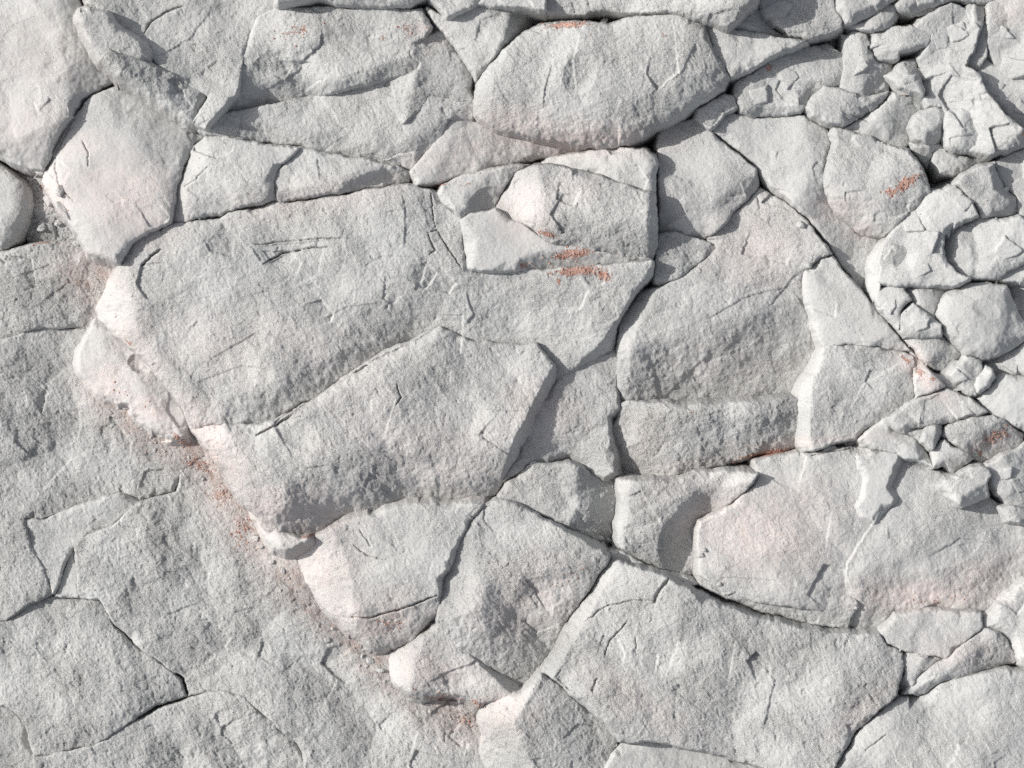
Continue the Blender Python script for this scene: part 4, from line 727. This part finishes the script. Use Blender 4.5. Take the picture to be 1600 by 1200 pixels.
TOPS = []
def build_block(name, label, cat, outline, z0, tilt=(0, 0), folds=(), gap=0.6, wall=7.0, edge=0.05, ew=3, rough=1.0, facet=1.0, group=None, seed=None, floor=-125., thin=False):
    idx = len(TOPS)
    seed = idx * 131 + 7 if seed is None else seed
    xs = [p[0] for p in outline]; ys = [p[1] for p in outline]
    cx, cy = (min(xs) + max(xs)) / 2, (min(ys) + max(ys)) / 2
    far = max(cx, 0) if False else 0
    marg = max(6.0, (z0 + 30 - floor) / wall)
    marg = min(marg, 30)
    x0, x1, y0, y1 = min(xs) - marg, max(xs) + marg, min(ys) - marg, max(ys) + marg
    gx0 = math.floor(x0 / STEP); gx1 = math.ceil(x1 / STEP); gy0 = math.floor(y0 / STEP); gy1 = math.ceil(y1 / STEP)
    X, Y = np.meshgrid(np.arange(gx0, gx1 + 1) * STEP, np.arange(gy0, gy1 + 1) * STEP)
    wx, wy = warp(X, Y); PX, PY = X + wx, Y + wy
    sdf = poly_sdf(PX, PY, outline)
    keep = sdf < marg
    z = z0 + tilt[0] * (X - cx) + tilt[1] * (Y - cy)
    for f in folds:
        pts, s = f[0], f[1]; r = (f[2] if len(f) > 2 else 5) * 0.6
        d, _ = line_side(PX, PY, pts)
        q_ = 1 / (1 + 4 * max(abs(s) - .25, 0))
        d = d + q_ * (4.0 * perlin(X / 24., Y / 24., seed + 71) + 1.6 * perlin(X / 9., Y / 9., seed + 72))
        z = z - 1.35 * s * soft(d, r)
    z = z + relief(X, Y, seed, rough, facet, math.sqrt((max(xs) - min(xs)) * (max(ys) - min(ys)))) - 8 * facet
    # small stones broke along flat planes
    size_ = math.sqrt((max(xs) - min(xs)) * (max(ys) - min(ys)))
    if 34 < size_ < 135 and not thin and cx > 1290 and cy < 620:
        rb = random.Random(seed + 17)
        for _ in range(3 if size_ > 60 else 2):
            th = rb.uniform(0, 6.283); ox_, oy_ = cx + rb.uniform(-.2, .2) * size_, cy + rb.uniform(-.2, .2) * size_
            s_ = rb.uniform(.12, .28)
            d = (PX - ox_) * math.cos(th) + (PY - oy_) * math.sin(th) + 2.5 * perlin(X / 20., Y / 20., seed + 18)
            z = z - s_ * (soft(d, 1.2) - size_ * .09)
    j = np.zeros(X.shape)
    z, j = apply_features(PX, PY, z, j)
    for pts, h, gx_, gy_, px_, py_, r_ in SPALLS:
        a0 = max(int((px_ - r_ * 1.3) / STEP) - gx0, 0); a1 = int((px_ + r_ * 1.3) / STEP) - gx0; b0 = max(int((py_ - r_ * 1.3) / STEP) - gy0, 0); b1 = int((py_ + r_ * 1.3) / STEP) - gy0
        if a1 <= a0 or b1 <= b0: continue
        w_ = (slice(b0, b1), slice(a0, a1))
        if X[w_].size == 0: continue
        q_ = poly_sdf(PX[w_], PY[w_], pts)
        z[w_] -= (0.5 + 0.5 * min(rough, 1.5)) * np.clip(-q_ / 1.6, 0, 1) * np.maximum(0, h * .5 + gx_ * (PX[w_] - px_) + gy_ * (PY[w_] - py_))
    for pts, h, wd in CHIPS:
        if not near(pts, X, Y, 0): continue
        ax0 = int((min(p[0] for p in pts) - 30) / STEP) - gx0; ax1 = int((max(p[0] for p in pts) + 30) / STEP) - gx0
        ay0 = int((min(p[1] for p in pts) - 30) / STEP) - gy0; ay1 = int((max(p[1] for p in pts) + 30) / STEP) - gy0
        ax0 = max(ax0, 0); ay0 = max(ay0, 0)
        if ax1 <= ax0 + 1 or ay1 <= ay0 + 1: continue
        sl_ = (slice(ay0, ay1), slice(ax0, ax1))
        if X[sl_].size == 0: continue
        d, al = line_side(PX[sl_], PY[sl_], pts, False)
        tp = np.clip(np.sin(np.pi * np.clip(al, 0, 1)) * 1.5, 0, 1)
        z[sl_] -= rough * h * tp * np.where(d > 0, np.exp(-d / wd), 0) * np.clip(d / 1.2, 0, 1)
    # corners and rims knocked off
    rc = random.Random(seed)
    per = [math.hypot(outline[(i + 1) % len(outline)][0] - p[0], outline[(i + 1) % len(outline)][1] - p[1]) for i, p in enumerate(outline)]
    tot = sum(per); n_c = int(min(34, 3 + tot / 55.))
    def at_arc(t):
        t %= tot; i = 0
        while t > per[i]: t -= per[i]; i += 1
        p, q = outline[i], outline[(i + 1) % len(outline)]
        return (p[0] + (q[0] - p[0]) * t / per[i], p[1] + (q[1] - p[1]) * t / per[i])
    area2 = sum(p[0] * outline[(i + 1) % len(outline)][1] - outline[(i + 1) % len(outline)][0] * p[1] for i, p in enumerate(outline))
    for _ in range(0 if thin else n_c):
        L = rc.choice([9, 14, 20, 30]) * rc.uniform(.7, 1.3); t0 = rc.uniform(0, tot)
        p, q = at_arc(t0), at_arc(t0 + L)
        dx, dy = q[0] - p[0], q[1] - p[1]; l = math.hypot(dx, dy)
        if l < 4: continue
        nx, ny = -dy / l, dx / l
        if area2 > 0: nx, ny = -nx, -ny          # outward
        off = -rc.uniform(.12, .45) * L; mx, my = (p[0] + q[0]) / 2 + nx * off, (p[1] + q[1]) / 2 + ny * off
        ang = rc.uniform(-.5, .5); nx, ny = nx * math.cos(ang) - ny * math.sin(ang), nx * math.sin(ang) + ny * math.cos(ang)
        s_ = rc.uniform(.25, .9)
        a0 = max(int((mx - L * 1.3) / STEP) - gx0, 0); a1 = int((mx + L * 1.3) / STEP) - gx0; b0 = max(int((my - L * 1.3) / STEP) - gy0, 0); b1 = int((my + L * 1.3) / STEP) - gy0
        if a1 <= a0 or b1 <= b0: continue
        w_ = (slice(b0, b1), slice(a0, a1))
        if X[w_].size == 0: continue
        dd = (PX[w_] - mx) * nx + (PY[w_] - my) * ny
        tt = np.abs(-(PX[w_] - mx) * ny + (PY[w_] - my) * nx)
        z[w_] -= s_ * soft(dd - np.maximum(tt - L * .45, 0) * 1.2, 1.0)
    e_ = sdf + gap - 1.6 + 0.4 * perlin(X / 9., Y / 9., seed + 3) + 2.0 * perlin(X / 31., Y / 31., seed + 4)
    for pts, wd in JOINTS:
        if not near(pts, X, Y, 12): continue
        d, al = line_side(PX, PY, pts, False)
        e_ = e_ + (wd + 0.1) * np.clip(1.3 - np.abs(d) / 9., 0, 1) * np.where((al > 0) & (al < 1), 1, 0) * np.clip(np.sin(np.pi * al) * 3, 0, 1)
    z -= edge * 0.7 * soft(e_ + ew, ew * .6) + wall * soft(e_, 0.7)
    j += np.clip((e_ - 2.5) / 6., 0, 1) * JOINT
    # dark tint weak in every joint and crack, stronger around mapped spots
    sj = blob(X, Y, JOINT_TINT)
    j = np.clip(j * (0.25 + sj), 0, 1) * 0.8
    z = np.maximum(z, floor)
    pink = np.clip(blob(X, Y, PINK), 0, 1)
    orange = np.clip(blob(X, Y, ORANGE), 0, 1)
    bd_, ba_ = line_side(X, Y, BROWN, False)
    brown = np.exp(-(bd_ / 34.) ** 2) * np.clip((-z - 38) / 14., 0, 1) * (1 if group in (BED, 'pocket') else 0)
    rg = np.full(X.shape, 0.0) + rough * np.clip(0.75 + 0.8 * perlin(X / 70., Y / 70., seed + 9), 0.35, 1.5)
    # mesh
    ox, oy = cx, cy
    zb = z0
    idm = -np.ones(X.shape, int)
    q = keep[:-1, :-1] & keep[1:, :-1] & keep[:-1, 1:] & keep[1:, 1:]
    use = np.zeros(X.shape, bool)
    use[:-1, :-1] |= q; use[1:, :-1] |= q; use[:-1, 1:] |= q; use[1:, 1:] |= q
    idm[use] = np.arange(use.sum())
    co = np.stack([(X[use] - ox) * S, -(Y[use] - oy) * S, (z[use] - zb) * S], 1).astype(np.float32)
    qa = np.stack([idm[:-1, :-1][q], idm[1:, :-1][q], idm[1:, 1:][q], idm[:-1, 1:][q]], 1).astype(np.int32)
    me = bpy.data.meshes.new(name)
    me.vertices.add(len(co)); me.vertices.foreach_set('co', co.ravel())
    me.loops.add(qa.size); me.loops.foreach_set('vertex_index', qa.ravel())
    me.polygons.add(len(qa)); me.polygons.foreach_set('loop_start', np.arange(0, qa.size, 4, dtype=np.int32))
    me.polygons.foreach_set('loop_total', np.full(len(qa), 4, dtype=np.int32))
    me.polygons.foreach_set('use_smooth', np.ones(len(qa), bool))
    me.update(calc_edges=True)
    for nme, arr in (('pink', pink), ('orange', orange), ('brown', brown), ('tone', np.full(X.shape, random.Random(seed + 5).random() * .6) + .35 * perlin(X / 90., Y / 90., seed + 33)), ('joint', j), ('rough', rg)):
        at = me.attributes.new(nme, 'FLOAT', 'POINT'); at.data.foreach_set('value', arr[use].astype(np.float32))
    me.materials.append(ROCK)
    ob = bpy.data.objects.new(name, me)
    ob.location = ((ox - 800) * S, (600 - oy) * S, zb * S)
    scene.collection.objects.link(ob)
    if cat: ob['label'] = label; ob['category'] = cat
    if group and group != 'pocket': ob['group'] = group
    TOPS.append((ob, gx0, gy0, np.where(use, z, -1e9)))
    return ob

def top_at(x, y):
    best = (-112., None)
    for ob, gx0, gy0, z in TOPS:
        i = int(round(x / STEP)) - gx0; k = int(round(y / STEP)) - gy0
        if 0 <= k < z.shape[0] and 0 <= i < z.shape[1] and z[k, i] > best[0]:
            best = (float(z[k, i]), ob)
    return best

for b in BLOCKS:
    build_block(**b)

# shards: thin angular scabs following the surface they lie on
rq = random.Random(31)
TOPS_BASE = list(TOPS)
for (sx, sy, sr) in SHARDS:
    sr *= 1.45
    z0_, _o = top_at(sx, sy)
    gxx = (top_at(sx + 9, sy)[0] - top_at(sx - 9, sy)[0]) / 18.; gyy = (top_at(sx, sy + 9)[0] - top_at(sx, sy - 9)[0]) / 18.
    gxx = max(-.4, min(.4, gxx)); gyy = max(-.4, min(.4, gyy))
    n = rq.choice([3, 4, 4, 5]); a0 = rq.uniform(0, 6.28); el = rq.uniform(.5, .9); th = rq.uniform(-.9, .9)
    pts = []
    for k in range(n):
        t = a0 + (k + rq.uniform(-.28, .28)) * 6.283 / n; u, v = sr * math.cos(t), sr * el * math.sin(t)
        pts.append((sx + u * math.cos(th) - v * math.sin(th), sy + u * math.sin(th) + v * math.cos(th)))
    build_block('rock_shard', 'small angular shard of pale rock among the broken stones at the upper right', 'rock shard', pts, z0_ + rq.uniform(1, 4),
        (gxx + rq.uniform(-.12, .22), gyy + rq.uniform(-.1, .15)), [], rough=.6, facet=.12, gap=1.4, wall=4, group='small angular shards at the upper right', floor=z0_ - 26, thin=True)

# ------------------------------------------------------------------ ground below and around
def build_ground():
    st = 9.0
    xs = np.arange(-2200, 3800, st); ys = np.arange(-2200, 3400, st)
    X, Y = np.meshgrid(xs, ys)
    out = np.maximum(np.maximum(-110 - X, X - 1710), np.maximum(-110 - Y, Y - 1310))
    k = np.clip(out / 60., 0, 1); k = k * k * (3 - 2 * k)
    z = -118 + k * 20 + k * (62 + 30 * facets(X / 260., Y / 260., 5, 1.4, 0.6) + 40 * plates((X + 30 * perlin(X / 80., Y / 80., 1)) / 230., (Y + 30 * perlin(X / 80., Y / 80., 2)) / 230., 8)) + 3 * perlin(X / 30., Y / 30., 3) 
    z += k * 9 * facets(X / 60., Y / 60., 25, 1.2, 0.7)
    n = X.shape; idm = np.arange(X.size).reshape(n)
    co = np.stack([(X.ravel() - 800) * S, (600 - Y.ravel()) * S, z.ravel() * S], 1).astype(np.float32)
    qa = np.stack([idm[:-1, :-1].ravel(), idm[1:, :-1].ravel(), idm[1:, 1:].ravel(), idm[:-1, 1:].ravel()], 1).astype(np.int32)
    me = bpy.data.meshes.new('ground')
    me.from_pydata([], [], [])
    me.vertices.add(len(co)); me.vertices.foreach_set('co', co.ravel())
    me.loops.add(qa.size); me.loops.foreach_set('vertex_index', qa.ravel())
    me.polygons.add(len(qa)); me.polygons.foreach_set('loop_start', np.arange(0, qa.size, 4, dtype=np.int32))
    me.polygons.foreach_set('loop_total', np.full(len(qa), 4, dtype=np.int32))
    me.update(calc_edges=True)
    at = me.attributes.new('rough', 'FLOAT', 'POINT'); at.data.foreach_set('value', np.ones(len(co), np.float32))
    me.materials.append(ROCK)
    ob = bpy.data.objects.new('ground', me); scene.collection.objects.link(ob); ob['kind'] = 'structure'
build_ground()

# ------------------------------------------------------------------ loose fragments
def fragment(x, y, sx, sy, sz, rot, seed, label, name='rock_fragment', group='small loose fragments lying in the joints', cat='rock fragment'):
    rr = random.Random(seed)
    bm = bmesh.new()
    for i in range(22):
        v = Vector((rr.gauss(0, 1), rr.gauss(0, 1), rr.gauss(0, 1))).normalized()
        k = rr.uniform(.78, 1.05)
        bm.verts.new((v.x * sx * k, v.y * sy * k, v.z * sz * k))
    r = bmesh.ops.convex_hull(bm, input=bm.verts)
    bmesh.ops.delete(bm, geom=[g for g in set(r['geom_interior'] + r['geom_unused']) if isinstance(g, bmesh.types.BMVert)], context='VERTS')
    bmesh.ops.bevel(bm, geom=bm.edges[:], offset=min(sx, sy, sz) * .10, segments=1, affect='EDGES', profile=.6)
    bmesh.ops.triangulate(bm, faces=bm.faces[:])
    bmesh.ops.subdivide_edges(bm, edges=bm.edges[:], cuts=3, use_grid_fill=True)
    bm.normal_update()
    for v in bm.verts:
        v.co += v.normal * (0.5 * mnoise.noise(v.co * 0.35 + Vector((seed, 0, 0))) + .35 * mnoise.noise(v.co * 0.9))
    for v in bm.verts: v.co *= S
    me = bpy.data.meshes.new(name); bm.to_mesh(me); bm.free()
    for nme, val in (('rough', 0.7), ('pink', float(blob(np.array([x]), np.array([y]), PINK)[0]))):
        at = me.attributes.new(nme, 'FLOAT', 'POINT'); at.data.foreach_set('value', np.full(len(me.vertices), val, np.float32))
    me.materials.append(ROCK)
    zt = max(top_at(x, y)[0], -112)
    ob = bpy.data.objects.new(name, me)
    ob.location = ((x - 800) * S, (600 - y) * S, (zt + sz * 0.35) * S)
    ob.rotation_euler = (rr.uniform(-.2, .2), rr.uniform(-.2, .2), -math.radians(rot))
    scene.collection.objects.link(ob)
    ob['label'] = label; ob['category'] = cat; ob['group'] = group
    return ob
for i, f in enumerate(FRAGS):
    fragment(f[0], f[1], f[2], f[3], f[4], f[5], 100 + i, f[6])

# debris along the foot of the ledge and crumbs in the open joints
rf = random.Random(77)
def along(pts, t):
    L = [math.hypot(pts[i + 1][0] - pts[i][0], pts[i + 1][1] - pts[i][1]) for i in range(len(pts) - 1)]
    t *= sum(L); i = 0
    while i < len(L) - 1 and t > L[i]: t -= L[i]; i += 1
    return pts[i][0] + (pts[i + 1][0] - pts[i][0]) * t / L[i], pts[i][1] + (pts[i + 1][1] - pts[i][1]) * t / L[i]
for i in range(70):
    x, y = along(BROWN, rf.random()); x += rf.gauss(-12, 13); y += rf.gauss(10, 13)
    t_ = top_at(x, y)[1]
    if t_ is None or t_.get('group') != BED or not (0 < x < 1600): continue
    r = rf.choice([2, 2.5, 3, 3.5, 5, 7]) * rf.uniform(.8, 1.2)
    fragment(x, y, r, r * rf.uniform(.5, .9), r * rf.uniform(.4, .7), rf.uniform(0, 180), 500 + i, 'small broken stone chip lying along the foot of the diagonal ledge', 'stone_chip', 'chips along the foot of the ledge', 'stone chip')
for i in range(60):
    pts, wd = rf.choice(JOINTS); x, y = along(pts, rf.random()); x += rf.gauss(0, 1.5); y += rf.gauss(0, 1.5)
    if not (0 < x < 1600 and 0 < y < 1200): continue
    r = rf.uniform(1.6, 3.6)
    fragment(x, y, r, r * rf.uniform(.5, .9), r * rf.uniform(.5, .8), rf.uniform(0, 180), 700 + i, 'tiny crumb of rock lodged in an open joint between blocks', 'rock_crumb', 'crumbs in the open joints', 'crumb')

# ------------------------------------------------------------------ orange crust: clustered grit grown on the block it sits on
def crust(patches, dens):
    byob = {}
    rr = random.Random(9)
    for ip, (bx, by, rx, ry, ang, s) in enumerate(patches):
        n = int(rx * ry * dens * s)
        c, sn = math.cos(math.radians(ang)), math.sin(math.radians(ang))
        nx = rr.uniform(0, 100)
        for i in range(n):
            u, v = rr.gauss(0, .5), rr.gauss(0, .5)
            x = bx + u * rx * c - v * ry * sn; y = by + u * rx * sn + v * ry * c
            if mnoise.noise(Vector((x / 7., y / 7., nx))) < -0.02: continue
            zt, ob = top_at(x, y)
            if ob is None: continue
            byob.setdefault((ob.name, ip), []).append((x, y, zt, rr.uniform(.7, 1.9)))
    for (nm, ip), L in byob.items():
        ob = bpy.data.objects[nm]
        if len(L) < 12: continue
        V = []; F = []
        for (x, y, z, r) in L:
            b0 = len(V); k = 5; ph = rr.uniform(0, 6.28)
            bx, by, bz = (x - 800) * S - ob.location.x, (600 - y) * S - ob.location.y, z * S - ob.location.z
            for lv, (rad, hh) in enumerate(((1.0, -0.6), (0.95, 0.25))):
                for q in range(k):
                    t = ph + q * 6.283 / k
                    rd = r * rad * rr.uniform(.75, 1.2)
                    V.append((bx + rd * math.cos(t) * S, by + rd * math.sin(t) * S, bz + hh * r * S))
            V.append((bx + rr.uniform(-.3, .3) * r * S, by, bz + r * .8 * S))
            for q in range(k):
                q2 = (q + 1) % k
                F.append((b0 + q, b0 + q2, b0 + k + q2, b0 + k + q)); F.append((b0 + k + q, b0 + k + q2, b0 + 2 * k))
        me = bpy.data.meshes.new('orange_crust'); me.from_pydata(V, [], F); me.materials.append(GRIT)
        o = bpy.data.objects.new('orange_crust', me); scene.collection.objects.link(o); o.parent = ob
        o['label'] = 'orange red gritty mineral crust'; o['kind'] = 'stuff'
crust(ORANGE, 0.30)
print('blocks', len(TOPS), 'verts', sum(len(t[0].data.vertices) for t in TOPS))
